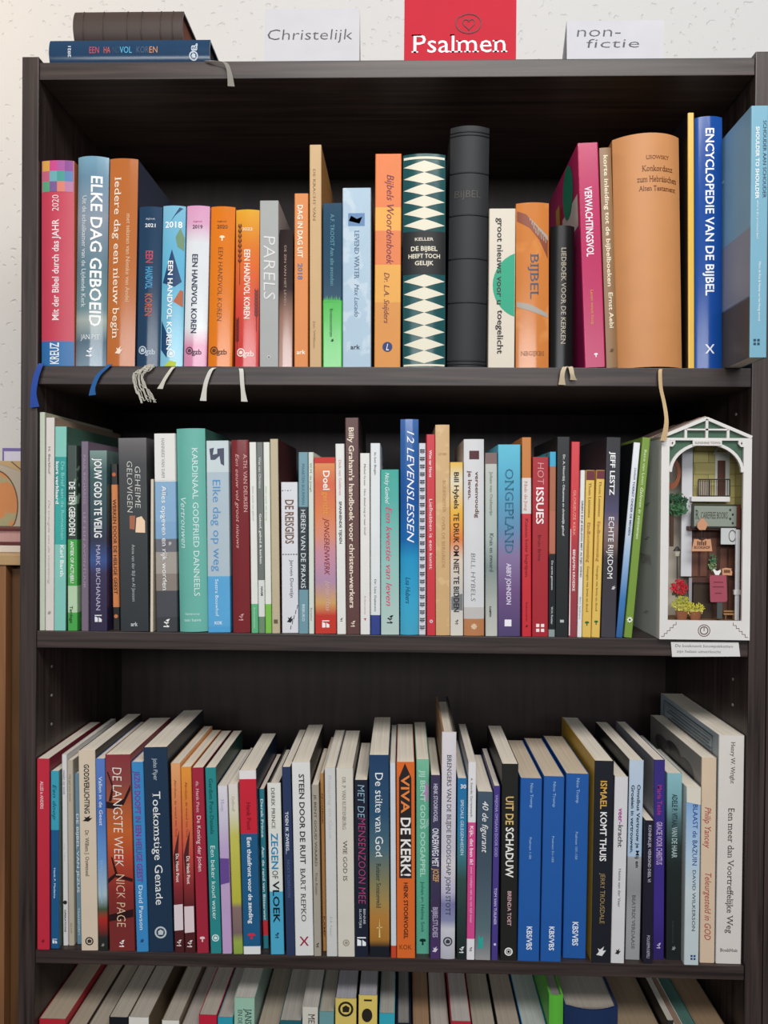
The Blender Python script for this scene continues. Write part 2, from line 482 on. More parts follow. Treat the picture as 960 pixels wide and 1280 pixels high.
def dec(name, polys, h, parent, ysurf=None, y0=0.0, off=0.0003, mat=None):
    """flat printed shapes on a spine; polys in (x, z)"""
    bm = bmesh.new()
    for P in polys:
        vs = [bm.verts.new((x, y0, z)) for x, z in P]
        try: bm.faces.new(vs)
        except ValueError: pass
    if ysurf: follow(bm, ysurf)
    for q in bm.verts: q.co.y -= off
    bmesh.ops.recalc_face_normals(bm, faces=bm.faces[:])
    for f in bm.faces:
        f.normal_update()
        if f.normal.y > 0: f.normal_flip()
    return mesh_obj(name, bm, mat or ink(h), parent)

def build(b, root=None, name='book', setonly=False):
    o, g = b['o'], b['g']; t0 = b['xr']-b['xl']; H = b['H']; yT, yB = b['yT'], b['yB']
    lean = math.atan(b['lean']); t = max(0.003, t0*math.cos(lean)); zs = ROW[b['row']][0]; dep = b['dep']
    hc = o.get('hc', False); bul = o.get('round', 0)*t; rough = o.get('rough', 0.42)
    if root is None:
        root = empty(name, ((b['xl']+b['xr'])/2, b['Y'], zs + t/2*abs(math.sin(lean)) + 0.0002), (0, lean, 0))
        tag(root, b['label'], 'book', ROW[b['row']][2])
    b['root'] = root
    th = 0.0022 if hc else 0.0006
    if t < 0.008: th = min(th, t*0.12)
    y_edge = arc_profile(t, bul, 0)[0][1]
    sm = pick_mat(b, b['spine'], yT, yB, g, rough)
    side = o.get('side'); smat = flat(side, 0.4) if side else sm
    # spine: a bent strip with real thickness
    outer = arc_profile(t, bul, 0)
    inner = [(x*(1-2*th*0.8/t), y+th*0.8) for x, y in outer]
    inner[0] = (outer[0][0]+th, outer[0][1]+0.0002); inner[-1] = (outer[-1][0]-th, outer[-1][1]+0.0002)
    bm = bmesh.new(); prism_z(bm, outer+inner[::-1], 0, H)
    sp = mesh_obj('spine', bm, sm, root)
    if bul: 
        for p in sp.data.polygons: p.use_smooth = True
        sp.data.set_sharp_from_angle(angle=0.7)
    # boards
    bev = 0.0
    for s in (-1, 1):
        xa, xb = (-t/2, -t/2+th) if s < 0 else (t/2-th, t/2)
        b['cover' + ('L' if s < 0 else 'R')] = mesh_obj('cover_board', bbox(xa, xb, y_edge+0.0003, dep, 0, H, 0.0004 if hc else 0), flat(o['sideL'], .4) if s < 0 and 'sideL' in o else smat, root)
    over = o.get('over', 0.0032) if hc else 0.0004
    py0 = max(y_edge+0.001, th+0.001)
    bm = bmesh.new(); box(bm, -t/2+th+0.00015, t/2-th-0.00015, py0, dep-(0.003 if hc else 0.0002), over, H-over)
    mesh_obj('page_block', bm, pages(o.get('page', 'e6dccc')), root)
    ys = spine_y(t, bul, 0)
    zof = lambda y: H*(yB-g.Y(y))/(yB-yT)
    k = 0
    for T in b['texts']:
        s, a, c, h, st = T[:5]; xc = T[5] if len(T) > 5 else 0.5; sz = T[6] if len(T) > 6 else 0.4
        nm = 'title_lettering' if k == 0 else 'spine_lettering'; k += 1
        mt = ink(h)
        if 'h' in st:
            z1, z0 = zof(a), zof(c); L = sz*t
            lettering(nm, s, st, ((-t/2+xc*t-L/2, 0, z0), (1,0,0), (0,0,1), (0,-1,0)), L, z1-z0, mt, sp, ysurf=ys)
        elif 'r' in st:
            L = abs(zof(a)-zof(c)); cp = sz*t
            lettering(nm, s, st, ((-t/2+xc*t+cp/2, 0, zof(max(a, c))), (0,0,1), (-1,0,0), (0,-1,0)), L, cp, mt, sp, ysurf=ys)
        else:
            L = abs(zof(a)-zof(c)); cp = sz*t
            lettering(nm, s, st, ((-t/2+xc*t-cp/2, 0, zof(min(a, c))), (0,0,-1), (1,0,0), (0,-1,0)), L, cp, mt, sp, ysurf=ys)
    for mk in o.get('marks', ()):
        kind, y, h, sz = mk[:4]; xc = mk[4] if len(mk) > 4 else 0.5
        r = sz*t; cz = zof(y); asp = mk[5] if len(mk) > 5 else 1.0
        dec('publisher_mark', [[(-t/2+xc*t+px*r, cz+pz*r*asp) for px, pz in P] for P in shape_poly(kind)], h, sp, ys)
    if 'extra' in o: o['extra'](b, sp, t, H, dep, zof, ys)
    return root
# ------------------------------------------------------------------ printed extras and ribbons
def ex_multi(b, r, t, H, dep, zof, ys):
    cols = ['5aa07a','c0607a','d8a04a','7a5a90','6aa8b0','c84a8a','d88070','4a9a90','a85a9a','b87aa0','5a80b0','8a4a90']
    i = 0; nx, nz = 4, 3; z1, z0 = H-0.0003, zof(208)
    for a in range(nx):
        for c in range(nz):
            x0 = -t/2+0.0012+(t-0.0024)*a/nx; x1 = -t/2+0.0012+(t-0.0024)*(a+1)/nx
            za = z0+(z1-z0)*c/nz; zb = z0+(z1-z0)*(c+1)/nz
            dec('colour_patch', [[(x0, za), (x1, za), (x1, zb), (x0, zb)]], cols[i % 12], r, ys, off=0.0002); i += 1
def ex_wheat(b, r, t, H, dep, zof, ys):
    P = []
    for (x0, ya, yb) in ((-.32, 560, 330), (.40, 740, 580), (-.42, 830, 690)):
        za, zb = zof(ya), zof(yb); n = 8
        P.append([(x0*t-.0003, za), (x0*t+.0003, za), (x0*t+.0003, zb), (x0*t-.0003, zb)])
        for k in range(n):
            z = za+(zb-za)*(0.35+0.65*k/n)
            for s in (-1, 1):
                P.append([(x0*t, z), (x0*t+s*.0022, z+.0028), (x0*t+s*.0014, z+.0062)])
    P = [[(max(-t/2+.0006, min(t/2-.0006, x)), z) for x, z in q] for q in P]
    dec('wheat_print', P, '5a2a28', r, ys)
def ex_diamonds(b, r, t, H, dep, zof, ys):
    P = []
    def seg(ya, yb, n):
        for k in range(n):
            za, zb = zof(ya+(yb-ya)*k/n), zof(ya+(yb-ya)*(k+1)/n); zm = (za+zb)/2; w = t*0.485; q = 6
            top = [(w*(-1+2*j/(2*q)), zm + (za-zm)*(1-abs(-1+j/q))*1.0) for j in range(2*q+1)]
            bot = [(w*(1-2*j/(2*q)), zm - (zm-zb)*(1-abs(1-j/q))*1.0) for j in range(2*q+1)]
            for j in range(2*q):
                P.append([top[j], top[j+1], bot[2*q-1-j], bot[2*q-j]])
    seg(178, 436, 6)
    dec('diamond_print', P, 'e2dcc8', r, ys, off=.0003); P.clear()
    seg(598, 926, 7)
    dec('diamond_print', P, 'e2dcc8', r, ys, off=.0003); P.clear()
    for ya, yb in ((163, 172), (929, 936)):
        for j in range(8):
            x0, x1 = -t*.48+t*.96*j/8, -t*.48+t*.96*(j+1)/8
            P.append([(x0, zof(yb)), (x1, zof(yb)), (x1, zof(ya)), (x0, zof(ya))])
        dec('cream_band', P, 'e2dcc8', r, ys, off=.0003); P.clear()
    P = []
    for j in range(10):
        x0, x1 = -t*.495+t*.99*j/10, -t*.495+t*.99*(j+1)/10
        P.append([(x0, zof(596)), (x1, zof(596)), (x1, zof(438)), (x0, zof(438))])
    dec('title_panel', P, '17161a', r, ys, off=.0002)
def ex_bands(yy, h='101214'):
    def f(b, r, t, H, dep, zof, ys):
        for y in yy:
            z = zof(y); bm = bmesh.new()
            tube(bm, [(x*t/2*.985, ys(x*t/2*.985)+.0001, z) for x in [-1+k/8 for k in range(17)]], .0009, 6)
            mesh_obj('raised_band', bm, flat(h, .5), r, True)
    return f
def ex_disc(y, h, sz, xc, side=None):
    """a printed circle cut off by the edge of the spine"""
    def f(b, r, t, H, dep, zof, ys):
        n = 40; c = zof(y); R = sz*t
        P = [(max(-t/2+.0007, min(t/2-.0007, -t/2+xc*t+R*math.cos(2*math.pi*k/n))), c+R*1.05*math.sin(2*math.pi*k/n)) for k in range(n)]
        dec('printed_disc', [P], h, r, ys, off=.0002)
    return f
def side_art(shapes, s=-1, gname='cover_art'):
    """shapes printed on a cover board: (kind, y centre depth, z centre, wy, wz, colour)"""
    def f(b, r, t, H, dep, zof, ys):
        for i, (kind, cy, cz, wy, wz, h) in enumerate(shapes):
            bm = bmesh.new(); x = s*(t/2+.0003+.00012*i)
            pts = [(.5*math.cos(2*math.pi*k/28), .5*math.sin(2*math.pi*k/28)) for k in range(28)] if kind == 'D' else [(-.5,-.5),(.5,-.5),(.5,.5),(-.5,.5)]
            fc = bm.faces.new([bm.verts.new((x, cy+a*wy, cz+c*wz)) for a, c in pts])
            fc.normal_update()
            if fc.normal.x*s < 0: fc.normal_flip()
            mesh_obj(gname, bm, ink(h, .35), b['coverL' if s < 0 else 'coverR'])
    return f
def ex_coils(b, r, t, H, dep, zof, ys):
    n = 24
    for k in range(n):
        z = H*(0.02+0.96*(k+.5)/n)
        bm = bmesh.new()
        for dz in (-.0011, .0011):
            tube(bm, [(t*.42*math.cos(a), .0035-.0052*math.sin(a), z+dz) for a in [math.pi*q/8 for q in range(9)]], .00055, 6)
        mesh_obj('wire_coil', bm, flat('23232b', .3, .7), r, True)
def ex_polys(name, polys, h):
    """polys in fractions of width and crop y"""
    def f(b, r, t, H, dep, zof, ys):
        Q = [[(-t/2+x*t, zof(y)) for x, y in P] for P in polys]
        for q in ([Q] if name in ('dashed_line', 'grass_print') else [[p] for p in Q]):
            dec(name, q, h, r, ys, off=.0002)
    return f
def multi(*fs):
    def f(*a):
        for q in fs: q(*a)
    return f
def ribbon(b, pts, w, h, name='ribbon_bookmark', frayed=False, mat=None):
    """pts = (px, py, Y) along the ribbon; becomes a part of the book it is sewn into"""
    r = b['root'] if isinstance(b, dict) else b
    P = [unY(x, y, Y) for x, y, Y in pts]
    Q = [P[0]]
    for i in range(len(P)-1):                    # smooth the drop
        p0, p1, p2, p3 = P[max(0, i-1)], P[i], P[i+1], P[min(len(P)-1, i+2)]
        for k in range(1, 5):
            u = k/4
            Q.append(0.5*((2*p1)+(p2-p0)*u+(2*p0-5*p1+4*p2-p3)*u*u+(3*p1-p0-3*p2+p3)*u*u*u))
    Mi = r.matrix_basis.inverted()
    bm = bmesh.new()
    if frayed:
        for k in range(14):
            o = random.uniform(-1, 1)
            tube(bm, [Mi @ (p + Vector((o*w*(0.7+1.4*i/len(Q)), -.0012*random.random()-.0006, 0.002*math.sin(i*1.3+k)))) for i, p in enumerate(Q)], .00045, 5)
    else:
        n = len(Q)
        ww = [w*(0.75 if i < n*0.7 else 0.75+0.6*(i-n*.7)/(n*.3)) for i in range(n)]
        strip(bm, [Mi @ q for q in Q], lambda i: (Mi.to_3x3() @ Vector((1, 0, 0.12*math.sin(i*.5)))), ww, .0007)
    return mesh_obj(name, bm, mat or flat(h, .7, .2), r)
# ------------------------------------------------------------------ the books, one line each
# ---- top shelf
G(1, 0, 170, 3)
B('red book with a multicoloured patch at its head, first on the top shelf', (153,275,92,153,275,855), [(92,'b05a70'),(208,'c43c52'),(762,'2a6ca6')],
  [('Mit der Bibel durch das JAHR',310,685,'ecd6d8','srb',.45,.2),('2020',220,280,'ecd6d8','sr',.45,.2),('KREUZ',768,848,'dfe8f0','rb',.42,.27)], hc=True, round=.06, extra=ex_multi, side='b8683a')
B('grey blue hardcover with large white capitals, between the red one and the orange one', (283,407,76,277,392,852), [(76,'7aa4ba'),(150,'6b8fa6'),(300,'8e99a8'),(480,'62808e'),(640,'6f8c94'),(680,'a9b4ae'),(760,'5d7484'),(852,'8398a8')],
  [('ELKE DAG GEBOEID',150,705,'f2f2f0','sb',.66,.34),('Uit de schuilkamer van de Lijdende Kerk',220,635,'d8e2e6','s',.27,.15),('JAN PIT',735,753,'e0e4e6','hs',.5,.62)],
  lin=True, hc=True, round=.14, rough=.16, marks=[('g',800,'eef0f2',.3)])
B('brown orange hardcover with spaced white lettering and a dark blue side', (411,515,85,397,502,860), 'bb6c36',
  [('Iedere dag een nieuw begin',155,757,'f2e4d2','s',.32,.24),('met teksten van Nienke van Andel',290,620,'e2bc94','s',.72,.13)], hc=True, round=.08, side='3f4558', rough=.16, marks=[('T',800,'f0dcc8',.28,.45)])
B('small navy diary marked 2021 beside the light blue one', (520,606,265,510,596,860), '24405c',
  [('EEN',430,475,'b8485c','b',.5,.3),('HANDVOL',490,572,'4a9ccc','b',.5,.3),('KOREN',590,672,'b85a44','b',.5,.3),('dagboek',307,314,'c8d0dc','h',.52,.4),('2021',329,342,'e4e8ee','hb',.52,.45),('gzb',795,815,'b8c6d4','hb',.6,.42)], hc=True, round=.12, rough=.16, marks=[('R',800,'b8c6d4',.36,.26)])
B('light blue diary with dark leaf shapes marked 2018', (609,696,262,598,682,862), [(262,'7fbcd6'),(500,'5fb0d2'),(862,'86c4da')],
  [('2018',322,344,'f6f6f6','hb',.5,.76),('EEN HANDVOL KOREN',468,800,'f4f4f2','sb',.4,.22)], lin=True, hc=True, round=.1, rough=.16, marks=[('R',815,'e8f0f0',.36)],
  extra=multi(ex_polys('leaf_print', [[(.05,550),(.45,425),(.9,545),(.6,565)],[(.3,330),(.75,268),(.9,272),(.55,300)],[(.03,690),(.4,760),(.3,830),(.03,800)]],'15406a'),
              ex_polys('leaf_print', [[(.6,380),(.8,345),(.98,380),(.97,430),(.7,415)]],'6a8a68'), ex_polys('leaf_print', [[(.55,620),(.85,575),(.97,580),(.97,640)]],'b0603c'), ex_polys('leaf_print', [[(.2,862),(.45,840),(.75,846),(.7,862)]],'b8c83c')))
B('pale pink and white diary marked 2019', (700,785,262,687,772,867), [(262,'dca0c2'),(330,'dca8c6'),(400,'dfe2e6'),(720,'dfe4e6'),(790,'d890ae'),(867,'d08aaa')],
  [('dagboek',318,324,'c0407a','h',.5,.4),('2019',335,348,'55284a','hb',.5,.44),('EEN HANDVOL KOREN',445,742,'22304c','sb',.42,.24),('gzb',803,822,'5a3a50','hb',.58,.42)], lin=True, hc=True, round=.1, rough=.16, marks=[('R',808,'5a3a50',.34,.25)])
B('plain bright orange diary marked 2020', (790,881,265,778,868,870), 'df7a1e',
  [('dagboek',318,324,'6a3a20','h',.48,.4),('2020',335,348,'6a3a20','hb',.5,.44),('EEN HANDVOL KOREN',420,698,'603820','t',.45,.2),('gzb',805,824,'603820','hb',.58,.42)], hc=True, round=.1, rough=.16, marks=[('E',385,'f4e0c0',.22),('R',810,'603820',.34,.25)])
B('yellow to red diary with ears of wheat marked 2022', (887,969,276,880,968,872), [(276,'e6a832'),(430,'e0782c'),(640,'d64a3a'),(872,'c83c3e')],
  [('2022',345,356,'f2dcc0','hb',.5,.45),('EEN HANDVOL KOREN',428,690,'f6e6da','b',.5,.24),('gzb',812,832,'f4e0d8','hb',.58,.46)], lin=True, hc=True, round=.1, rough=.16, marks=[('R',818,'f4e0d8',.36,.25)], extra=ex_wheat)
G(1, 290, 140, 2.909)
B('plain grey book with thin pale capitals, fairly tall', (102,168,323,100,168,940), 'a3a5a4', [('PARELS',455,690,'dcdcda','t',.52,.62)], hc=True, side='a9acae', marks=[('X',905,'c8c8c8',.22)])
B('short thin dark brown booklet with a rosy shine, beside the grey book', (172,222,428,170,218,938), [(428,'2c2322'),(650,'3a2a28'),(760,'a07868'),(938,'c09a90')],
  [('DE ZIN VAN HET LEVEN',488,710,'a89080','',.45,.16)], lin=True, hc=True, round=.08, rough=.12)  # spine colour blends from dark brown to rose at the foot
B('slim orange paperback with rounded white capitals and 2018', (226,278,297,226,276,940), 'd98440', [('DAG IN DAG UIT',340,535,'f4ead8','b',.42,.36),('2018',556,616,'5a6c94','b',.42,.34),('ark',878,893,'f4ead8','hb',.5,.64)])
B('tall thin tan book rising above the orange and blue green ones', (282,325,120,282,325,940), 'c6a273', [('DE KRACHT VAN',210,400,'8a6c44','s',.4,.2),('Jan Willem',770,872,'8a6c44','s',.4,.16)], hc=True, side='b98a50')
B('book with a navy upper half and bright green lower half', (330,400,332,330,400,942), [(332,'1f4660'),(694,'48b84a')],
  [('A.F. TROOST Aan alle avonden',372,640,'5a98a4','s',.5,.2),('Boekencentrum',725,830,'1a5a2c','s',.45,.16)], hc=True, rough=.16, marks=[('T',842,'123a1c',.18,.5)],
  extra=ex_polys('grass_print', [[(.03+.08*k,700),(.07+.08*k,684-(k%3)*5),(.11+.08*k,700)] for k in range(11)], '48b84a'))
B('pale blue cloudy book with a small photograph on its spine', (402,505,277,402,505,942), 'a4bdd0', [('LEVEND WATER',435,615,'54708e','s',.5,.16),('Max Lucado',634,755,'54708e','si',.5,.16),('ark',860,876,'2a3440','hb',.45,.34)],
  mott=[('b6c8d6',40,.52)], hc=True, extra=multi(ex_polys('photo_print', [[(.2,418),(.2,371),(.78,371),(.78,418)]], '5f84b0'), ex_polys('photo_print', [[(.22,400),(.3,380),(.5,392),(.7,384),(.6,410)]], 'c4d2de')))
B('orange and yellow dictionary with a blue round badge', (522,616,153,517,612,942), [(153,'e0742c'),(350,'e8a236'),(434,'dc7434'),(560,'e2a03a'),(700,'d48a34'),(942,'dc9a30')],
  [('Bijbels Woordenboek',230,562,'7a2440','si',.58,.27),('Dr. L.A. Snijders',592,780,'6a2a38','si',.46,.2)], side='c86a2a', mott=[('e0883a',12,.58,(1,1,.5))], rough=.5, marks=[('D',867,'23346e',.38)], lin=False,
  extra=lambda b,r,t,H,d,z,y: lettering('badge_letter','L','sib',((-.05*t,-.0003,z(880)),(1,0,0),(0,0,1),(0,-1,0)),.11*t,z(856)-z(880),ink('f0f0f0'),r))
B('dark green volume patterned with cream diamonds around a black title panel', (621,778,152,621,776,940), '1c4f52',
  [('KELLER',462,473,'d8d0bc','hb',.5,.44),('DE BIJBEL',494,510,'e4dcc8','hsb',.5,.62),('HEEFT TOCH',522,537,'e4dcc8','hsb',.5,.74),('GELIJK',548,563,'e4dcc8','hsb',.5,.44)], hc=True, round=.1, rough=.22, extra=ex_diamonds)
B('thick black leather bible with raised bands, tallest book in the middle', (790,945,50,783,925,940), '1d2023', [('BIJBEL',288,314,'46423c','hs',.45,.68)], hc=True, round=.16, rough=.6,
  extra=ex_bands((72,84,222,378,538,700,915,928), '16191c'), page='3a3634')
G(1, 590, 120, 2.595)
B('cream book with a green half circle and bold black lettering', (60,140,366,52,138,890), 'd6ccbc', [('groot nieuws voor u',396,682,'2a2826','b',.42,.22),('toegelicht',700,845,'2a2826','b',.45,.22)], extra=ex_disc(618,'22a07c',1.2,1.35))
B('orange bible with brown and grey streaks, lettered down the spine', (143,251,346,143,250,892), 'cf7f3e', [('BIJBEL',515,665,'46536c','s',.55,.25),('NBGIJKBS',838,852,'8a5a34','hs',.5,.72)], mott=[('d98e4c',18,.52)], hc=True, round=.1, rough=.16,
  extra=multi(ex_polys('streak_print', [[(.03,372),(.3,385),(.6,425),(.97,470),(.97,530),(.7,470),(.4,430),(.03,405)]], '8a4a34'), ex_polys('streak_print', [[(.35,392),(.7,430),(.97,455),(.97,485),(.6,450)],[(.03,672),(.4,682),(.97,712),(.97,726),(.4,704),(.03,690)]], 'a8a096')))
B('small black leather hymn book with gilt lettering, in front of the pink one', (258,336,420,255,332,890), '0e0c0d', [('LIEDBOEK VOOR DE KERKEN',493,812,'b8ac98','s',.52,.2)], hc=True, round=.2, rough=.3, side='3a1014', sideL='4a1418', page='5a1a20')
B('bright pink hardcover with blocky white capitals, tilted to the side', (345,406,153,367,433,888), 'b8245c', [('VERWACHTINGSVOL',296,525,'f4e4ec','b',.44,.34),('Leven vanuit hoop',635,748,'d8a04c','',.45,.14)], hc=True, rough=.25, rec=.002, dep=.165, side='c83070', marks=[('E',848,'f4e4ec',.2,.55)],
  extra=side_art([('Q',.05,.172,.085,.034,'e8e4e0'),('Q',.105,.196,.02,.034,'d8a84a'),('Q',.088,.19,.012,.03,'b0283c'),('D',.05,.208,.05,.058,'2c9a78')]))
B('narrow brown and gold book with cream rounded lettering', (412,452,168,437,474,888), '8a643c', [('korte inleiding tot de bijbelboeken',193,622,'eadcc0','b',.5,.36),('Ernst Aebi',642,758,'eadcc0','b',.55,.36)], mott=[('a98048',30,.55,(1,1,.3))], hc=True, round=.06, rough=.4, marks=[('T',830,'5a3c22',.4)])
B('very thick plain orange tan concordance with a broad rounded spine', (455,698,122,478,697,884), 'c88a56', [('LISOWSKY',195,207,'7a4424','hs',.62,.36),('Konkordanz',228,246,'6a381c','hs',.62,.48),('zum Hebräischen',262,281,'6a381c','hs',.62,.62),('Alten Testament',294,310,'6a381c','hs',.62,.58)],
  hc=True, round=.2, rough=.55, page='b0895e', rec=.0)
B('thin yellow edged book with a black side, before the dark blue encyclopedia', (700,721,55,702,722,886), 'e2b64e', (), side='14151a', hc=True, dep=.17, rough=.25)
B('glossy dark blue encyclopedia with bold white capitals', (725,820,66,727,818,880), '164a9a', [('ENCYCLOPEDIE VAN DE BIJBEL',105,645,'f0f2f6','sb',.5,.3)], hc=True, round=.14, rough=.17, dep=.165, marks=[('K',818,'e8ecf4',.34)], side='15306a')
B('tall sky blue book jutting out past the shelf edge, last on the top shelf', (905,963,32,898,956,852), '76aac0',
  [('SCHOUDER AAN SCHOUDER',80,332,'2c4a5e','',.78,.2),('SHOULDER TO SHOULDER',100,335,'f2f4f6','b',.36,.2),('what is the promised land',340,465,'e8f0f4','',.4,.12),('Mons de Rite & Henny van het Hoog woord',540,732,'f0f4f6','',.55,.13)],
  rec=-.055, dep=.19, wid=1, marks=[('W',802,'22465c',.36,.4)], sideL='7fb0d0',
  extra=side_art([('Q',.093,.03,.186,.06,'57503f'),('Q',.093,.095,.186,.068,'8d97a8'),('Q',.1,.21,.06,.004,'c4dcea'),('Q',.1,.2,.08,.003,'c4dcea'),('Q',.1,.19,.07,.003,'c4dcea'),('Q',.1,.18,.05,.003,'c4dcea'),('Q',.105,.1,.05,.026,'c8ccd2')]))

# ---- middle shelf
G(2, 0, 500, 3.692)
B('tall thin pale green book, first on the middle shelf', (174,206,57,174,206,1060), 'c4ccb8', (), side='b9b7a2', hc=True, dep=.19)
B('tall thin white book with faint grey lettering, second on the middle shelf', (207,255,82,208,248,1058), 'dcd4ce', [('H. Berkhof',215,340,'8a8a86','sb',.45,.24),('De vreugde van de voorzienig',460,845,'b0aca8','si',.45,.24)], side='a08a78', dep=.19, marks=[('T',975,'9a9690',.45)])
B('aqua paperback with a darker teal middle band', (256,308,123,248,305,1065), [(123,'84c8bc'),(262,'2a9c98'),(450,'35a8a2'),(665,'84c8bc')],
  [('De Brief aan de Romeinen',285,645,'7fccc4','b',.72,.28),('kort verklaard',285,480,'f0f6f4','b',.25,.26),('Karl Barth',670,815,'eef4f2','b',.68,.3)], side='4a6c60', dep=.16)
B('dark and bright green paperback with white capitals, beside the aqua one', (308,349,210,309,356,1070), [(210,'3c4a44'),(380,'30463c'),(645,'48a84c'),(860,'b8d4b0'),(985,'48a84c')],
  [('DE TIEN GEBODEN',380,628,'f0f2ee','b',.52,.62),('ANTIEK OF ACTUEEL?',655,850,'eaf2e6','b',.5,.34),('Terdege',955,1035,'304a34','b',.4,.3)], mott=[('8aa890',60,.6)])
B('thin mauve grey paperback with small dark lettering', (373,407,192,375,407,1066), '786a7c', [('PAUL RICHARDS',255,480,'a898ac','',.5,.34),('LEF EEN AVONTUUR',520,870,'a898ac','',.5,.34)])
B('paperback in deep navy and teal with heavy white title', (412,492,234,414,494,1066), [(234,'7a948e'),(330,'3a5a5c'),(520,'2e4a52'),(650,'2a3048'),(740,'34508e'),(800,'352c50'),(1066,'2c2444')],
  [('JOUW GOD IS TE VEILIG',270,635,'f6f6f6','b',.5,.42),('MARK BUCHANAN',670,970,'c0b8d0','',.5,.24)], lin=True, marks=[('V',1008,'e8e8f0',.4)])
B('slim black and orange booklet set back beside the charcoal book', (510,541,296,522,552,1066), [(296,'262422'),(390,'d8844c'),(960,'262422')], [('WERKEN DOOR DE HEILIGE GEEST',460,900,'4a2e20','b',.5,.5)], rec=.012, marks=[('D',345,'c8643c',.6),('D',1003,'c87a4c',.6)])
B('thick charcoal paperback with a small glowing doorway picture', (543,676,177,555,686,1068), [(177,'6a6668'),(215,'5a5658'),(300,'3a3c3e'),(540,'34383a'),(1068,'2c3236')],
  [('GEHEIME',308,500,'d8d6d2','t',.68,.19),('GELOVIGEN',284,520,'d8d6d2','t',.4,.19),('Anne van der Bijl en Al Janssen',668,930,'b0b4b4','',.5,.11),('ark',1026,1044,'d0d4d4','hb',.5,.24)], lin=True,
  extra=multi(ex_polys('picture_print', [[(.38,595),(.38,535),(.58,535),(.55,600)]], 'a8684c'), ex_polys('picture_print', [[(.58,612),(.62,545),(.8,538),(.92,560),(.92,614)]], 'f2d0b0')))
B('very thin cream booklet squeezed between the charcoal book and the seaside one', (687,700,366,697,712,1068), 'd8ccb8', (), straight=True)
B('white topped paperback with a blue sky and grey shore', (703,804,156,715,818,1070), [(156,'e4e2de'),(374,'86aed0'),(560,'7ea6ca'),(640,'6a6a74'),(700,'a49c94'),(800,'8a8078'),(880,'46484e'),(1000,'3a3c40'),(1070,'4c5054')],
  [('HANNEKE VAN DAM',178,360,'8a8884','s',.42,.14),('Alles opgeven en rijk worden',395,880,'f4f4f2','s',.45,.24)], marks=[('g',1030,'f4f4f4',.4)], mott=[('c0b8a8',90,.68)],
  extra=ex_polys('white_panel', [[(.02,372),(.02,158),(.98,158),(.98,372)]], 'e4e2de'))
G(2, 220, 500, 4)
B('thick sea green hardcover with a rounded spine', (-8,145,144,15,157,1156), '69b3a6', [('KARDINAAL GODFRIED DANNEELS',240,978,'d6ecea','s',.66,.19),('Vertrouwen',488,738,'d6ecea','si',.22,.2),('lannoo',1060,1072,'d6ecea','h',.48,.5),('ten have',1090,1104,'d6ecea','hs',.48,.6)], hc=True, round=.14, rough=.5, side='3e6a62')
B('grey and sky blue book with a small photo at its top', (150,262,205,160,272,1160), [(205,'c8d4d8'),(360,'b0c0ca'),(880,'58a8da'),(1130,'4aa2d8')],
  [('Elke dag op weg',400,855,'5a94c8','',.45,.34),('Sestra Bouwhof',895,1080,'e0f0f8','',.42,.14),('KOK',1105,1120,'e4f0f8','hb',.48,.34)], hc=True, extra=ex_polys('photo_print', [[(.15,245),(.35,240),(.3,275),(.5,270),(.5,245),(.8,242),(.8,330),(.65,320),(.6,280),(.4,300),(.2,300)]], '4a5064'))
B('dark red hardcover with cream small lettering', (272,362,201,285,370,1152), '7c2c30', [('A.TH. VAN DEURSEN',270,558,'d8a8a4','s',.82,.2),('Een eeuw vol groot nieuws',270,735,'d8a8a4','si',.36,.2)], hc=True, round=.1, rough=.18, marks=[('g',1075,'d0a09c',.4)])
B('slim white booklet with a mint green foot', (364,401,212,377,411,1155), [(212,'e4e4de'),(1008,'5cb480')], [('klein werk van geloof',430,600,'a8b0a4','',.5,.24),('Boekencentrum',1030,1130,'d4ecdc','',.5,.2)])
B('slim grey banded booklet between the two white ones', (402,434,212,413,446,1155), [(212,'6c716e'),(890,'dcdedA'),(1072,'6a8a6c')], [('Wat van Christus',285,440,'d4d6d2','b',.5,.32),('Geloof, gebed & kerken',565,812,'e4e6e2','b',.5,.32),('NAAM',925,970,'30322e','b',.6,.3)])
B('slim white booklet with a lime green foot', (435,467,212,446,478,1155), [(212,'e4e6de'),(1008,'7cc04a')], [('klein werk van hoop',430,600,'94c07c','',.4,.24)])
B('khaki cream thin hardcover with a dark maroon side', (468,511,196,480,520,1153), 'c0b294', (), side='4e1c20', hc=True, marks=[('Q',1095,'6a5c44',.5)])
B('short white paperback with a striped two line travel title', (520,612,412,530,613,1147), 'dcdce2', [('DE REISGIDS',498,712,'7a5a48','b',.5,.5),('Jeroen Dorstijn',790,975,'4a4a50','',.62,.2)], rec=.006, marks=[('T',1080,'202022',.4)],
  extra=ex_polys('dashed_line', [[(.06+.16*k,455-(k%2)*2),(.14+.16*k,455-(k%2)*2),(.14+.16*k,451),(.06+.16*k,451)] for k in range(4)]+[[(.06+.16*k,766),(.16+.16*k,766),(.16+.16*k,762),(.06+.16*k,762)] for k in range(6)]+[[(.94-.1*k,1010+25*k),(.98-.1*k,1010+25*k),(.94-.1*k,1030+25*k),(.9-.1*k,1030+25*k)] for k in range(5)],'38383c'))
B('steel blue paperback with a dark middle panel', (612,660,262,614,662,1160), [(262,'6e98a6'),(530,'26323a'),(942,'6e98a6')], [('MAARTEN BUURMAN',320,520,'4a7280','',.5,.3),('HEREN VAN DE PRAXIS',545,935,'e0e6e6','s',.5,.5),('BEBUKO',1015,1100,'c8dade','b',.5,.26)])
B('thin pale green white booklet between steel blue and red', (661,686,262,664,690,1164), 'd6dcd2', [('W.M. de Jongh',315,460,'7a7c76','',.5,.36),('Barnabas',1035,1100,'8a8a84','s',.5,.3)])
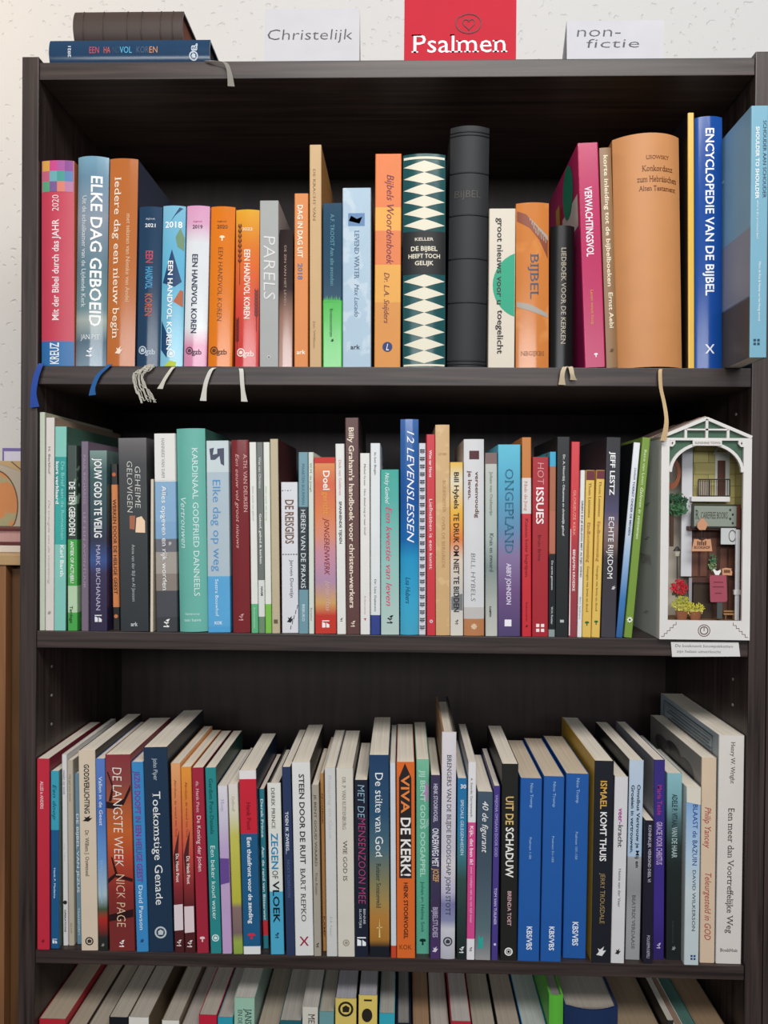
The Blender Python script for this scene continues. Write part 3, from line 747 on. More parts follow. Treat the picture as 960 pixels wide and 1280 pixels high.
B('red paperback with a blurred orange and pink picture', (692,795,288,697,803,1164), [(288,'c43426'),(318,'e0884a'),(420,'d4603a'),(560,'dc7a40'),(680,'d88a70'),(760,'c88a9c'),(900,'b08aa8'),(1010,'d0a060'),(1072,'c4362a')],
  [('Doel',355,450,'f4f0e8','b',.58,.3),('gericht',460,570,'e8a040','',.56,.26),('JONGERENWERK',588,872,'8a1c24','i',.58,.24),('Jeroen Maas',900,1050,'d8b0b0','i',.62,.2)], lin=True, marks=[('V',1115,'f4f0f0',.34)], extra=ex_polys('red_panel', [[(.01,1163),(.01,1073),(.99,1073),(.99,1163)],[(.01,317),(.01,289),(.99,289),(.99,317)]], 'c4362a'))
B('slim white paperback with pink and black lettering before the tall brown one', (796,840,220,804,850,1164), 'e4e4e0', [('Dick van Gelderen',300,475,'d08a94','',.5,.28),('SPANNENDE TIJDEN',505,715,'242426','b',.5,.28)], marks=[('g',1092,'2a2a2c',.4)])
G(2, 420, 500, 4)
B('tall brown handbook with rounded cream lettering', (41,117,90,52,119,1162), '5e3d3a', [("Billy Graham's handboek voor christen-werkers",138,1032,'ecdcc8','sb',.45,.36)], side='2e2420', rough=.4, marks=[('g',1110,'ecdcc8',.45)], dep=.16,
  extra=side_art([('Q',.09,.1,.012,.2,'8a6636')], 1))
B('short narrow white booklet with tiny grey lettering beside the brown handbook', (120,168,267,122,170,1170), 'e4e2de', [('Michel Green   Hoe dwaal nog er naar God?',320,675,'5c5c5a','s',.5,.18),('Boekencentrum',978,1070,'d0a0a4','s',.5,.14)], marks=[('E',1095,'a83c4c',.26)])
B('white paperback with a small dark blue foot', (170,224,217,173,222,1170), [(217,'dee2e4'),(1072,'283c86')], [('In het Begin',262,375,'46484a','s',.5,.2),('Dr. Lisa Guinness',895,1055,'46484a','s',.5,.2)])
B('teal paperback with a slanting pink script title', (224,312,349,224,316,1172), [(349,'2ea496'),(500,'46aaa0'),(800,'8cc0b8'),(1172,'b8ccc6')], [('Nicky Gumbel',365,520,'eaf4f2','si',.36,.22),('Een kwestie van leven',535,1028,'d8406c','sib',.45,.32)], lin=True, marks=[('g',1095,'1c1c1c',.46)])
B('thick glossy blue hardcover shading from royal to turquoise', (315,420,97,322,412,1172), [(97,'4c70b0'),(180,'3666a8'),(500,'2058a0'),(700,'1c68ac'),(790,'2a96c6'),(1000,'3ca8d0'),(1172,'48a8c8')], [('12 LEVENSLESSEN',155,712,'f4f6fa','sib',.56,.38),('Lea Hubers',885,1015,'10406c','i',.42,.26)], lin=True, hc=True, round=.14, rough=.15)
B('white wire bound notebook between the blue hardcover and the red one', (420,447,217,414,451,1178), 'd4d6de', (), extra=ex_coils, rec=.006)
B('narrow scarlet paperback with white lettering', (448,496,173,452,498,1180), 'cc3440', [('Wim ter Horst',252,388,'f4e4e4','b',.46,.3),('Liefhebben is een kunst',495,850,'f4e4e4','s',.5,.38)], marks=[('X',1110,'f0dcdc',.4)])
B('tall plain tan book with faint gilt lettering', (496,568,125,500,570,1170), 'd0aa78', [('LEVEN',265,275,'b08a58','hs',.5,.6),('BONHOEFFER',400,560,'b48e5c','s',.62,.22),('OVER DE BERGREDE',580,835,'b48e5c','s',.55,.22)], mott=[('d8b482',60,.55)], hc=True, round=.04)
B('short yellow white and orange paperback with heavy black lettering', (570,634,312,571,636,1178), [(312,'e4b42c'),(400,'e2d8bc'),(560,'e8b030'),(700,'e07c34'),(800,'dccab8'),(960,'c8c4be'),(1178,'dad4c8')],
  [('Bill Hybels',362,545,'1c1a18','b',.5,.36),('TE DRUK OM NIET TE BIDDEN',565,1060,'1c1a18','b',.48,.4)], lin=True, marks=[('g',1110,'2c2a28',.36)], extra=ex_polys('grey_patch', [[(.08,1050),(.08,985),(.95,968),(.95,1052)]], '77797a'))
B('white hardcover with a brown square at the top and an orange foot', (637,742,197,640,740,1184), [(197,'d4d4d6'),(1040,'c0bcba'),(1098,'b87a4c')], [('vereenvoudig',360,592,'6a3c34','b',.66,.18),('je leven.',355,500,'6a3c34','b',.3,.18),('BILL HYBELS',770,1010,'707274','t',.46,.22)], hc=True, round=.06, marks=[('X',1138,'e4c8a8',.3)],
  extra=ex_polys('brown_square', [[(.27,298),(.27,255),(.76,255),(.76,298)]], '542a2c'))
B('grey green paperback with a mauve brown strip on top', (745,808,265,748,808,1184), [(265,'806a68'),(322,'bcc0b8'),(700,'a8b4ae'),(840,'7c8c88'),(1000,'a8aea8'),(1184,'c4c4bc')], [('Johan van Oudenrijn',360,580,'6c7674','s',.5,.22),('Kruis en zwaard',668,862,'3c4644','s',.52,.3),('KAMPEN',1035,1088,'2a2e2e','b',.4,.16)], lin=True,
  extra=ex_polys('mauve_strip', [[(.02,320),(.02,266),(.98,266),(.98,320)]], '7e6664'))
G(2, 610, 500, 4)
B('blue to purple paperback with large faded capitals', (48,164,224,48,162,1178), [(224,'58bcd6'),(420,'4aa4c6'),(640,'5a88ae'),(780,'84709c'),(960,'6a4c80'),(1178,'4a3c6c')], [('ONGEPLAND',345,765,'2a6c88','s',.5,.36),('ABBY JOHNSON',815,1020,'dcd4e8','b',.48,.2)], lin=True, marks=[('Q',1112,'f0ecf4',.3,.45)])
B('narrow book in orange on top, white between and bright red below', (168,218,188,170,217,1196), [(188,'c47830'),(392,'dcd4d0'),(570,'c82430')], [('Niels de Jong',410,560,'c88c84','s',.42,.3),('Kunnen beter begrijpen',598,895,'6c1418','s',.5,.3),('Boekencentrum',1022,1120,'8c181c','s',.5,.2)], marks=[('T',1142,'4c1014',.3)])
B('crimson paperback with stacked pale and bold capitals', (222,306,286,220,302,1194), 'a8222e', [('HOT',315,425,'e0a0a0','t',.5,.4),('ISSUES',440,625,'f6ecec','b',.46,.44),('Bruin Brine',680,810,'681418','',.45,.2)], marks=[('W',1150,'f4e8e8',.5)], side='8c1c26')
B('thin booklet with a cyan top, copper middle and black foot', (307,342,260,301,335,1198), [(260,'34a4cc'),(330,'a86444'),(560,'b46a50'),(775,'1c2024'),(1160,'8c9c9a')], [('De eerste gemeente',812,960,'c8ccd0','b',.5,.28),('W.H. Rottier',1045,1135,'c8ccd0','b',.5,.28)], mott=[('8a4c34',40,.6)], extra=ex_polys('black_panel', [[(.03,1158),(.03,778),(.97,778),(.97,1158)]], '1c2024'))
B('plain black paperback with small white lettering beside a red one', (345,412,185,336,401,1196), '1e2224', [('Dr. A. Noordzij - Oikumene en christelijk geloof',275,685,'d4d6d6','b',.54,.16)], marks=[('Q',1116,'b8bcbc',.3,.5,.7)])
B('red paperback whose lower half turns white and maroon, letters down the spine', (415,464,210,402,445,1198), [(210,'d23c44'),(640,'cc3038'),(720,'b0303c'),(1198,'8a3440')], [('GLORIEUZE KERK',455,685,'ecb0a0','',.46,.3),('BENJAMIN KROESKE',755,965,'f4e4e4','b',.5,.28)], lin=True, extra=ex_polys('white_streak', [[(.03,1190),(.03,650),(.1,650),(.16,1190)]], 'ece4e2'))
B('thin white booklet just before the two yellow booklets', (463,487,352,446,469,1198), 'e4e4e2', [('GRIEKS IN JE KIELZOG MET ALTIJD WIND',505,895,'3c3c3e','b',.5,.36),('Bert Spijkers',995,1105,'5a8aa8','',.5,.3)])
B('first of the twin yellow booklets, next to the thin white one', (490,535,352,470,515,1198), 'e2bc5c', [('Thom Lemmens',415,592,'6c4a20','s',.48,.28),('Eindbestemming',618,820,'a8603c','s',.46,.34),('Genegen van leven en dood',838,1070,'6c5a30','s',.48,.24)], marks=[('E',1128,'2c6a34',.5)], extra=ex_polys('maroon_square', [[(.05,402),(.05,354),(.95,354),(.95,402)]], '6c2c3c'))
B('second of the twin yellow booklets, next to the black tall one', (543,585,352,517,559,1198), 'e2bc5c', [('Thom Lemmens',408,586,'6c4a20','s',.48,.28),('Eindbestemming',612,815,'a8603c','s',.46,.34),('Genegen van leven en dood',835,1065,'6c5a30','s',.48,.24)], marks=[('E',1123,'2c6a34',.5)], extra=ex_polys('maroon_square', [[(.05,396),(.05,354),(.95,354),(.95,396)]], '6c2c3c'))
B('tall black paperback with a purple brown glow and white capitals', (592,668,188,565,638,1198), [(188,'1c1c20'),(440,'2a2838'),(560,'4a4468'),(650,'7a6468'),(740,'6a5450'),(800,'2e2a30'),(1198,'3e3a44')], [('JEFF LESTZ',260,480,'f4f4f4','b',.46,.32),('ECHTE RIJKDOM',590,900,'f0f0f0','',.48,.36)], lin=True, side='38343a', marks=[('T',945,'c8c4cc',.3,.75)], dep=.155)
B('thin white and blue paperback leaning against the green one', (725,768,212,640,673,1198), [(212,'e8eaee'),(600,'d4dae4'),(800,'94b4d8'),(1000,'3c7ab8'),(1198,'2a5c98')], [('Liesbeth',340,400,'50545c','i',.6,.3),('TOERIST ONDER DE MENSEN',408,680,'2c4468','b',.55,.3)], lin=True, side='1e2024', dep=.15)
B('leaning olive green paperback beside the miniature house', (771,816,187,680,720,1198), '76963a', [('Rene van Loon',250,425,'e4ecc4','',.5,.3),('Geloven in seizoenen',440,700,'f0f4d8','si',.5,.36)], marks=[('X',1108,'f0f4e4',.7)], side='7c9a44')

# ---- lower shelf
G(3, 0, 860, 3.555)
B('red paperback at the very end, first on the lower shelf', (155,218,315,155,220,1172), 'c42c40', [('ALLES is ANDERS',416,540,'f0c8c8','b',.42,.24)], side='7c1c30', marks=[('T',1132,'8a1424',.3)])
B('cyan over dark blue paperback next to the red end one', (222,262,370,225,262,1158), [(370,'3ca4bc'),(630,'1c5a8c')], [('Een doop',430,585,'1c5068','ib',.5,.44),('Henk P. Medema',800,935,'c8dcec','b',.5,.22)], side='5c6a60', marks=[('V',1125,'e4ecf4',.56)])
B('thin white booklet with a small black emblem near its foot', (274,297,297,281,303,1145), 'dedcdc', [('maakt op zoek',365,475,'a89cb0','b',.5,.4),('op reis',690,770,'c8c4c4','',.5,.3),('OPERATIONS',985,1085,'4a4a4a','b',.5,.34)], marks=[('D',953,'2c2a2a',.8)])
B('thin beige booklet behind the cream one, faint lettering', (298,327,322,304,334,1145), 'bdb2a0', [('Hij gaf ons leven',385,505,'98907e','b',.5,.3),('KLOP',1045,1090,'98907e','b',.5,.3)])
B('greyish blue booklet half hidden by the cream one', (331,345,380,338,360,1142), '6f93a6', [('DE BIJBEL VAN JEZUS',560,912,'d8e4ea','b',.5,.5),('TRANSFORM',980,1100,'c0d4de','b',.5,.4)], rec=.012)
B('cream paperback with narrow black capitals and a flower mark', (347,422,280,361,435,1172), 'dccbb4', [('GODSVERLICHTING',340,560,'2c2824','b',.48,.3),('Dr. Willem J. Ouweneel',635,840,'4a4238','s',.45,.22)], side='352a24', marks=[('T',582,'241e1a',.6,.5,.6),('R',1130,'3c362e',.5)])
B('slim blue sky paperback with a red field at its foot', (426,466,315,438,481,1170), [(315,'5c80c8'),(560,'4a74c0'),(760,'6c9cd4'),(920,'b0c4cc'),(985,'44583c'),(1030,'b42a24'),(1110,'2a2a28'),(1170,'22241f')], [('Vallen in de Geest',395,612,'eef2f8','',.52,.36),('Willem J. Ouweneel',765,955,'9cc4e8','',.5,.28)], lin=True, marks=[('T',1142,'8c8c88',.4)])
B('thick dark red paperback with bare branches against an orange glow', (466,580,298,484,602,1172), [(298,'8c343c'),(420,'8a4440'),(520,'b05a34'),(640,'c8642c'),(760,'b8482c'),(900,'8c2c28'),(1000,'7a2c28'),(1172,'7c2c2c')],
  [('DE LANGSTE WEEK',355,795,'f4eee4','t',.46,.36),('NICK PAGE',830,1065,'e8c8a8','t',.5,.34)], lin=True, marks=[('g',1138,'f4f0ec',.28)], mott=[('6a2018',22,.6,(1,1,.6))],
  extra=ex_polys('branch_print', [[(.02,505),(.4,515),(.7,495),(.98,430),(.98,455),(.7,520),(.4,540),(.02,535)],[(.1,505),(.25,440),(.06,375),(.1,372),(.32,440),(.22,505)],[(.02,850),(.3,825),(.98,850),(.98,865),(.3,842),(.02,870)],[(.3,830),(.15,755),(.2,752),(.4,830)],[(.02,1010),(.98,985),(.98,1020),(.02,1040)]], '2c1416'))
B('bright blue paperback with magenta capitals next to the dark red one', (580,634,330,604,660,1192), '3c8cc8', [('JEZUS DOOPT IN EEN HEILIGE GEEST',370,875,'7c3c94','sb',.46,.46),('David Pawson',890,1092,'eaf2f8','',.5,.34)], marks=[('T',1140,'244c7c',.36)])
B('thick navy paperback with spaced white serif title, tallest at this end', (634,742,265,663,770,1194), '1f3650', [('John Piper',315,415,'c0ccd4','s',.5,.18),('Toekomstige Genade',465,980,'f0f2f0','s',.5,.32)], side='232a30', marks=[('R',1105,'c4ccd0',.5)])
G(3, 200, 860, 3.555)
cab = [(335,'e49a5c'),(480,'e08040'),(640,'d86a44'),(760,'c04a40'),(900,'8c2c30'),(980,'e4d4d4'),(1100,'4c1c20')]
rck = ex_polys('rock_print', [[(.1,760),(.4,700),(.75,640),(.55,780),(.3,860)]], '4c2424')
B('first of two matching orange to maroon booklets, on the navy side', (45,92,335,65,108,1200), [(335,'e8a870'),(480,'e08c58'),(640,'d86a48'),(760,'c04a44'),(900,'8c2c34'),(1000,'5c2024'),(1200,'4c1c20')], [('Abraham, de vriend van God',410,670,'8c4a28','s',.46,.2),('Ds. Henk Poot',748,878,'f0e0dc','b',.5,.3)], lin=True, marks=[('g',1155,'e8d8d4',.7)], extra=multi(rck, ex_polys('pale_panel', [[(.04,1100),(.04,982),(.96,978),(.96,1096)]], 'e0d2d6')))
B('second of two matching orange to maroon booklets, on the crimson side', (94,136,352,110,158,1208), [(352,'ea9a3c'),(480,'e28838'),(640,'d86a44'),(760,'c04a40'),(900,'8c2c30'),(1000,'5c2024'),(1208,'4c1c20')], [('Abraham, de vriend van God',420,675,'8c4a28','s',.5,.2),('Ds. Henk Poot',762,890,'f0e0dc','b',.52,.3)], lin=True, marks=[('g',1165,'e8d8d4',.7)], extra=multi(rck, ex_polys('pale_panel', [[(.04,1116),(.04,994),(.96,992),(.96,1112)]], 'e2cfd4')))
B('crimson paperback with a white serif title about a king', (138,192,355,163,216,1224), 'a4283e', [('ds. Henk Poot',418,565,'e8c4c4','s',.46,.28),('De Koning der Joden',580,842,'f2dcdc','s',.5,.34)], side='7c1e30', marks=[('E',1158,'ecd0d0',.46)])
B('teal paperback with white lettering about cold water', (200,247,355,225,273,1212), '2a8a8c', [('Gerdien Pors-Daniels',405,660,'10484c','s',.5,.34),('Een beker koud water',715,1055,'dcf0ee','s',.5,.4)], side='1c3c34', marks=[('R',1140,'e0f0ee',.66)])
B('lilac booklet shading to white at the head with a violet block', (253,300,436,277,319,1208), [(436,'e2dee4'),(600,'d0c8dc'),(720,'c0a8d0'),(1208,'c4a0cc')], [('Hoop',498,552,'b4a4c4','s',.46,.3)], lin=True, extra=ex_polys('violet_block', [[(.02,890),(.02,768),(.98,770),(.98,880)]], '6a4a94'))
B('yellow green booklet shading to white at the head', (302,344,428,326,368,1194), [(428,'e4dcd8'),(560,'dcd8c0'),(660,'c8c45c'),(960,'bcb840'),(985,'8c7470'),(1100,'7c6866'),(1140,'9cb04c'),(1194,'8ca844')], [('Geloof',482,550,'c0a8a8','s',.5,.28)], lin=True)
B('red over blue paperback with white strips at head and foot', (350,430,368,371,451,1185), [(368,'e8e4e4'),(404,'cc2438'),(646,'1c5c88'),(1148,'e8eaea')], [('Henk Poot',510,632,'8c1828','b',.52,.24),('Een thuisfront voor de zending',665,1048,'f0f4f8','sb',.5,.24)], marks=[('E',1104,'d0304c',.5,.5,.7)], side='1a2c40')
B('slim teal paperback with a small red block near its foot', (436,462,450,455,482,1178), [(450,'2c7c8c'),(1050,'c8343c'),(1118,'2c7c8c')], [('Derek Prince',495,670,'d8ecf0','b',.48,.44),('Aan de rand van Bitterwat',712,1048,'d8ecf0','b',.48,.44)], rec=.012, side='6a2040')
B('white and blue paperback with bold blue and black capitals, black rim', (471,540,424,492,552,1185), [(424,'e4e4dc'),(850,'e0e4e0'),(905,'4cacd0'),(1185,'5cb4d4')], [('DEREK PRINCE',445,625,'3c3c3a','',.42,.26),('ZEGEN',645,805,'2a88b8','b',.46,.48),('OF',812,848,'2c3c48','',.46,.42),('VLOEK',858,1045,'12202c','b',.5,.46)], side='181a20', hc=True, marks=[('g',1100,'101820',.4)])
B('narrow navy paperback with faint lettering beside the large white one', (541,580,352,561,600,1210), '2c3a5e', [('TOEN IK ZWEEG...',555,748,'dce0ea','b',.44,.34),('NICKY ROBINSON',775,945,'5c6c94','',.5,.32)], side='28324e')
B('white paperback with large dark serif capitals and a red cross mark', (583,668,331,601,683,1214), 'e2e2e0', [('STEEN DOOR DE RUIT',385,795,'343438','sb',.52,.28),('BART REPKO',815,1058,'343438','s',.5,.26)], marks=[('K',1148,'a02448',.5)], side='2c2a28')
B('beige grey narrow paperback with lettering about gold', (672,707,432,684,717,1208), 'aaa294', [('JE BENT GOUD WAARD',475,800,'3a342c','s',.48,.3),('Tres Rozen',830,930,'5a5248','i',.5,.3)], marks=[('g',1158,'2a2622',.6)], side='5a4a38')
G(3, 390, 860, 3.555)
B('thin brown orange booklet hidden before the pale grey one', (35,51,380,48,64,1195), [(380,'c08a50'),(1195,'a8804c')], [('Gottlieb',470,610,'6c3c1c','b',.5,.4),('KAMP',1035,1130,'6c3c1c','b',.5,.4)], rec=.01)
B('pale grey white paperback with lettering too faint to read', (53,105,355,65,112,1222), 'd2d2d0', [('Roeping en Gave',390,680,'bcbcbc','t',.5,.28),('D.R. Kuiper',1040,1130,'b4b8b8','',.45,.2)])
B('ivory paperback with a short dark serif title', (107,183,357,115,190,1213), 'dad4c8', [('DR. P. VAN RUITENBURG',398,635,'8c8274','s',.45,.2),('WIE GOD IS',685,868,'5c4e40','s',.48,.24)], marks=[('R',1150,'a49a8a',.4)], side='8c8478')
B('narrow near black paperback with magenta and blue title', (185,250,410,191,250,1200), '1c2234', [('MET DE',432,578,'9cc0d4','t',.5,.52),('MENSENZOON MEE',580,962,'b84878','t',.55,.54),('BENNIE',985,1052,'d0d8e0','',.72,.16),('SLOETJES',985,1070,'d0d8e0','',.42,.16)], marks=[('V',1130,'f0f4f8',.66)])
B('thick paperback fading from dark blue to amber with white title', (251,344,299,256,345,1196), [(299,'1c3e64'),(560,'2a5070'),(720,'4c6c78'),(860,'84805c'),(960,'a88c50'),(1020,'b8803c'),(1120,'a8742c'),(1152,'141a24'),(1196,'141a24')], [('De stilte van God',378,752,'f0f2f0','s',.5,.38),('Reinier Sonneveld',780,978,'2c3a3c','s',.46,.22)], lin=True, side='16202c', extra=ex_polys('light_streak', [[(.46,1110),(.5,1020),(.54,1110)],[(.36,1065),(.64,1062),(.64,1066),(.36,1069)]], 'e4c888'))
B('thin white booklet with a red foot left of the orange book', (347,370,334,351,375,1202), [(334,'d4dce4'),(1140,'d2dcdc'),(1145,'c8482c')], ())
B('vivid orange paperback with a dark pointed panel and bold capitals', (373,458,330,377,458,1212), 'e06c2c', [('VIVA',388,560,'ec8844','b',.48,.44),('DE KERK!',580,842,'f4f0ec','b',.5,.52),('HENK STOORVOGEL',872,1125,'40241a','b',.5,.22),('KOK',1152,1172,'6c3a1c','h',.48,.66)], side='b85020',
  extra=ex_polys('dark_panel', [[(.14,852),(.14,400),(.47,335),(.82,400),(.82,852)]], '2a2426'))
B('mint green paperback with a flower print and white hollow title', (461,523,318,463,521,1182), [(318,'7cc0a0'),(420,'68b494'),(900,'5cb094'),(1182,'5cac94')], [('JIJ BENT GODS OOGAPPEL',365,840,'b4e0cc','b',.5,.36),('Johan en Helma Smit',860,1085,'245c4c','',.5,.24)], mott=[('8cc4b0',60,.62)], marks=[('E',1128,'102a24',.5)], lin=True,
  extra=ex_polys('flower_print', [[(.55,470),(.75,415),(.95,440),(.9,505),(.65,500)]], 'b08cb4'))
B('dark violet book with a study title in pale block capitals', (526,573,388,525,568,1240), [(388,'3c3454'),(700,'3a3e58'),(1000,'3e3052'),(1240,'4c3468')], [('HENK STOORVOGEL',428,605,'c8c4d8','b',.5,.4),('ONDERWEG MET',634,812,'e8e4f0','b',.5,.62),('JOZEF',820,882,'d8a468','b',.55,.56),('BIJBELSTUDIES',1000,1140,'b4acc8','b',.5,.5)], lin=True, marks=[('T',1195,'d8d0e4',.6)])
B('white hardcover with a violet misty foot, its boards standing high above the rest', (577,643,197,571,634,1236), [(197,'e0dade'),(500,'d8d2da'),(740,'ccc8d4'),(800,'dcd8dc'),(930,'c0bcd4'),(985,'7c7ca8'),(1060,'8c90b4'),(1100,'d0d0d8'),(1236,'b8b8c4')], [('BRENGERS VAN DE BLIJDE BOODSCHAP',300,850,'3c4048','s',.52,.3),('JOHN STOTT',858,1035,'2c3040','s',.5,.32)], lin=True, hc=True, round=.08, sideL='a47c5c', side='3a3430', marks=[('R',1155,'3a3c48',.66)], dep=.15, over=.006,
  extra=lambda b,r,t,H,d,z,y: mesh_obj('headband', bbox(-t*.38,t*.38,.002,.006,H-.0034,H-.002,.0004), flat('2a2624'), r))
G(3, 560, 860, 3.555)
B('slim blue and dark green booklet with a white number', (42,86,402,39,82,1230), [(402,'2070a8'),(640,'2a7ca8'),(760,'3c7884'),(860,'34504c'),(1000,'28403c'),(1230,'1c2424')], [('30',430,448,'eef2f4','hb',.62,.6),('SPECIALE GELEGENHEDEN',500,752,'d8e8f0','',.5,.32)], lin=True, marks=[('g',1185,'e8ecec',.7)])
B('narrow white topped pink paperback', (88,128,330,81,118,1234), [(330,'e6e4e6'),(602,'d84c90'),(1138,'eae6ea')], [('A. Steenks Gerriemstach',402,580,'5c5c60','',.44,.26),('Kijk, dat ben ik!',622,798,'f8e8f0','b',.5,.4),('over roeltjes van nu tot tijd weer',808,1065,'f4c8dc','',.52,.28)], marks=[('g',1185,'4c4a4c',.5)])
B('slate blue paperback with a white brush script title', (132,200,462,119,188,1236), [(462,'46586a'),(700,'3c4c5c'),(900,'4a5c6a'),(1100,'5c7078'),(1175,'7c8488'),(1236,'9c9c9c')], [('40 de figurant',505,742,'f2f2f0','ib',.52,.38)], lin=True, extra=ex_polys('teal_patch', [[(.2,1185),(.2,1120),(.36,1138),(.5,1124),(.5,1180)]], '2ca89c'))
B('slim violet booklet with an indistinct white title', (203,233,436,193,221,1222), '4a3c88', [('VAIJONA OMGAAN DOOR GOD',475,755,'a49cd0','b',.48,.42),('TOM VAN TUILINER',895,1062,'c8c0e4','b',.48,.4)], side='3a2c70', marks=[('D',1150,'d8d0f0',.4)])
B('black paperback with gold and white bold capitals', (238,316,338,232,305,1226), '22221f', [('UIT DE',485,612,'d8b878','b',.48,.46),('SCHADUW',624,850,'f2eee8','b',.5,.46),('BRENDA TOET',912,1068,'d0a8b0','b',.52,.22)], marks=[('D',1185,'f0f0f0',.5),('R',1185,'22221f',.34)], side='1c1a18')
bl = '1f5aa6'
B('first of three matching blue psalm volumes, beside the black book', (318,424,402,309,405,1226), bl, [('Nico Tromp',425,535,'a8c8e8','',.52,.13),('Psalmen 1-50',668,765,'a8c8e8','',.5,.1),('KBS/VBS',1070,1175,'eaf0f8','sb',.52,.24)], page='d0bfa8', rough=.5)
B('middle one of three matching blue psalm volumes', (425,520,394,410,502,1218), bl, [('Nico Tromp',418,530,'a8c8e8','',.52,.13),('Psalmen 51-100',660,775,'a8c8e8','',.5,.1),('KBS/VBS',1062,1168,'eaf0f8','sb',.52,.24)], page='d0bfa8', rough=.5)
B('last of three matching blue psalm volumes, beside the yellow edged book', (522,631,382,510,612,1202), bl, [('Nico Tromp',402,512,'a8c8e8','',.52,.13),('Psalmen 101-150',640,762,'a8c8e8','',.5,.1),('KBS/VBS',1040,1145,'eaf0f8','sb',.52,.24)], page='d0bfa8', rough=.5)
B('near black paperback with a yellow cover side and gold and white title', (650,742,325,636,722,1238), '1c1f28', [('ISMAEL',415,542,'d8a84c','b',.48,.32),('KOMT THUIS',556,778,'f0f0ee','b',.5,.32),('JERRY TROUSDALE',832,1060,'a48c5c','s',.52,.24)], sideL='c8a03a', marks=[('T',1185,'e4e4e4',.5)], dep=.165)
G(3, 740, 860, 3.555)
B('white paperback with a pink and grey hyphenated title', (101,162,396,83,143,1225), 'd8d6d8', [('veer-',535,605,'a83c98','b',.5,.34),('kracht',610,708,'5c5860','b',.5,.34),('Hettie van der Veer',805,975,'5c5c60','',.52,.2)], side='20201e', marks=[('T',1172,'2a2826',.44)])
B('pale blue over grey omnibus with two lines of black lettering', (166,240,322,148,218,1208), [(322,'c0cfe0'),(600,'b4cae0'),(748,'b0c8e2'),(752,'a8a8aa'),(900,'909294'),(1000,'a0a2a4'),(1208,'9c9da0')], [('Omnibus Vertrouw je Mij en',430,798,'1c1c20','b',.68,.22),('Groeien in vertrouwen.',432,735,'1c1c20','b',.28,.22),('BEATRIX VERDAASE',920,1160,'58585a','s',.5,.22)], lin=True, side='1a1a1e')
B('thin near black booklet standing before the violet book', (236,272,590,222,269,1220), '1e1c2c', [('KONINKLIJK VERBOND DEEL VI',610,860,'b8b4c4','b',.5,.3),('POLKEPROEFELI',1095,1195,'a8a4b4','b',.5,.3)], rec=.001)
B('deep violet book with a magenta name and pale title', (276,326,320,271,320,1208), [(320,'382c7c'),(700,'3a2c84'),(1000,'402c88'),(1208,'2c2060')], [('Maria Teule',432,565,'9c3c88','b',.5,.4),('GRACIE VOOR CHRISTUS',595,785,'c0a8d4','b',.5,.5)], lin=True, sideL='9c9ca4', marks=[('g',1145,'d4ccec',.5)])
B('black green book with a pale teal head', (335,408,380,329,402,1210), [(380,'8cbcc4'),(500,'7aa8b0'),(600,'4c686c'),(700,'283836'),(800,'1c2624'),(1210,'181e1e')], [('ADELE P. VITAAL',472,620,'2c4448','b',.5,.34),('VAN DE HAAR',618,755,'a8bcbc','b',.5,.34),('Boekencentrum',1035,1135,'3c4644','s',.45,.16)], lin=True, marks=[('T',1155,'8c9494',.3)])
B('cream and light blue paperback with navy capitals', (412,487,442,403,474,1232), [(442,'dcd6c6'),(510,'86acd8'),(600,'9cbce0'),(760,'b4cce0'),(900,'c8d4d8'),(1232,'c4d0d4')], [('BLAAST de BAZUIN',518,788,'263c84','',.62,.32),('DAVID WILKERSON',810,1080,'3c4858','',.6,.22)], lin=True, marks=[('W',1198,'1c4484',.34,.6)], side='c0c6c4', extra=ex_polys('cream_strip', [[(.02,508),(.02,444),(.98,444),(.98,520)]], 'dcd6c6'))
B('peach paperback with a red script title', (490,553,312,479,545,1222), 'dac2a8', [('Philip Yancey',530,712,'b04c40','i',.44,.42),('Teleurgesteld in GOD',822,1120,'b04c40','i',.5,.42)], sideL='8c8884', dep=.165,
  extra=side_art([('D',.045,.19,.05,.03,'4a4648'),('D',.085,.2,.05,.022,'3c383a'),('D',.12,.198,.05,.02,'555052')]))
B('large white paperback with a thin serif title, last on the lower shelf', (567,677,212,550,663,1226), 'dcd6d0', [('Henry W. Wright',240,425,'5c5450','s',.55,.16),('Een meer dan Voortreffelijke Weg',535,1092,'4c4644','s',.52,.24),('BoekHuis',1158,1172,'4c4644','hs',.5,.68)], sideL='a3b2ba', dep=.18,
  extra=side_art([('Q',.09,.2405,.15,.0014,'3c4448'),('Q',.09,.2375,.146,.0006,'3c4448'),('Q',.085,.2335,.125,.0016,'5c666a'),('Q',.09,.2295,.13,.0016,'5c666a'),('Q',.08,.2255,.12,.0016,'5c666a'),('Q',.085,.2215,.13,.0016,'5c666a'),('Q',.0155,.19,.0014,.102,'3c4448'),('Q',.1645,.19,.0014,.102,'3c4448')]))

# ---- lowest shelf in view: only the tops show
G(4, 0, 0, 1)
def P4(label, x0, x1, y, col, **o):
    texts = o.pop('texts', ())
    B(label, (x0, x1, y, x0, x1, 1640), col, texts, straight=True, dep=o.pop('dep', .15), **o)
P4('red topped paperback, first on the lowest shelf', 45, 80, 1274, 'b82434', page='b0a08c')
P4('low paperback with beige page edges beside the red one on the lowest shelf', 81, 104, 1285, '4a3a30', page='ac9e8c')
P4('paperback with greyish pages standing before the black spined one', 105, 133, 1288, '6a6258', page='b0a494')
P4('black spined paperback on the lowest shelf', 134, 157.5, 1272, '18191e', page='b4aa9c')
P4('white spined thick paperback beside the black spined one', 158.5, 183.5, 1272, 'e0dcd4', page='b6aca0', side='8c7860')
P4('white spined narrow paperback standing beyond the shaded gap', 200, 221.5, 1276, 'e2ded6', page='b0a698', side='7c6c5a')
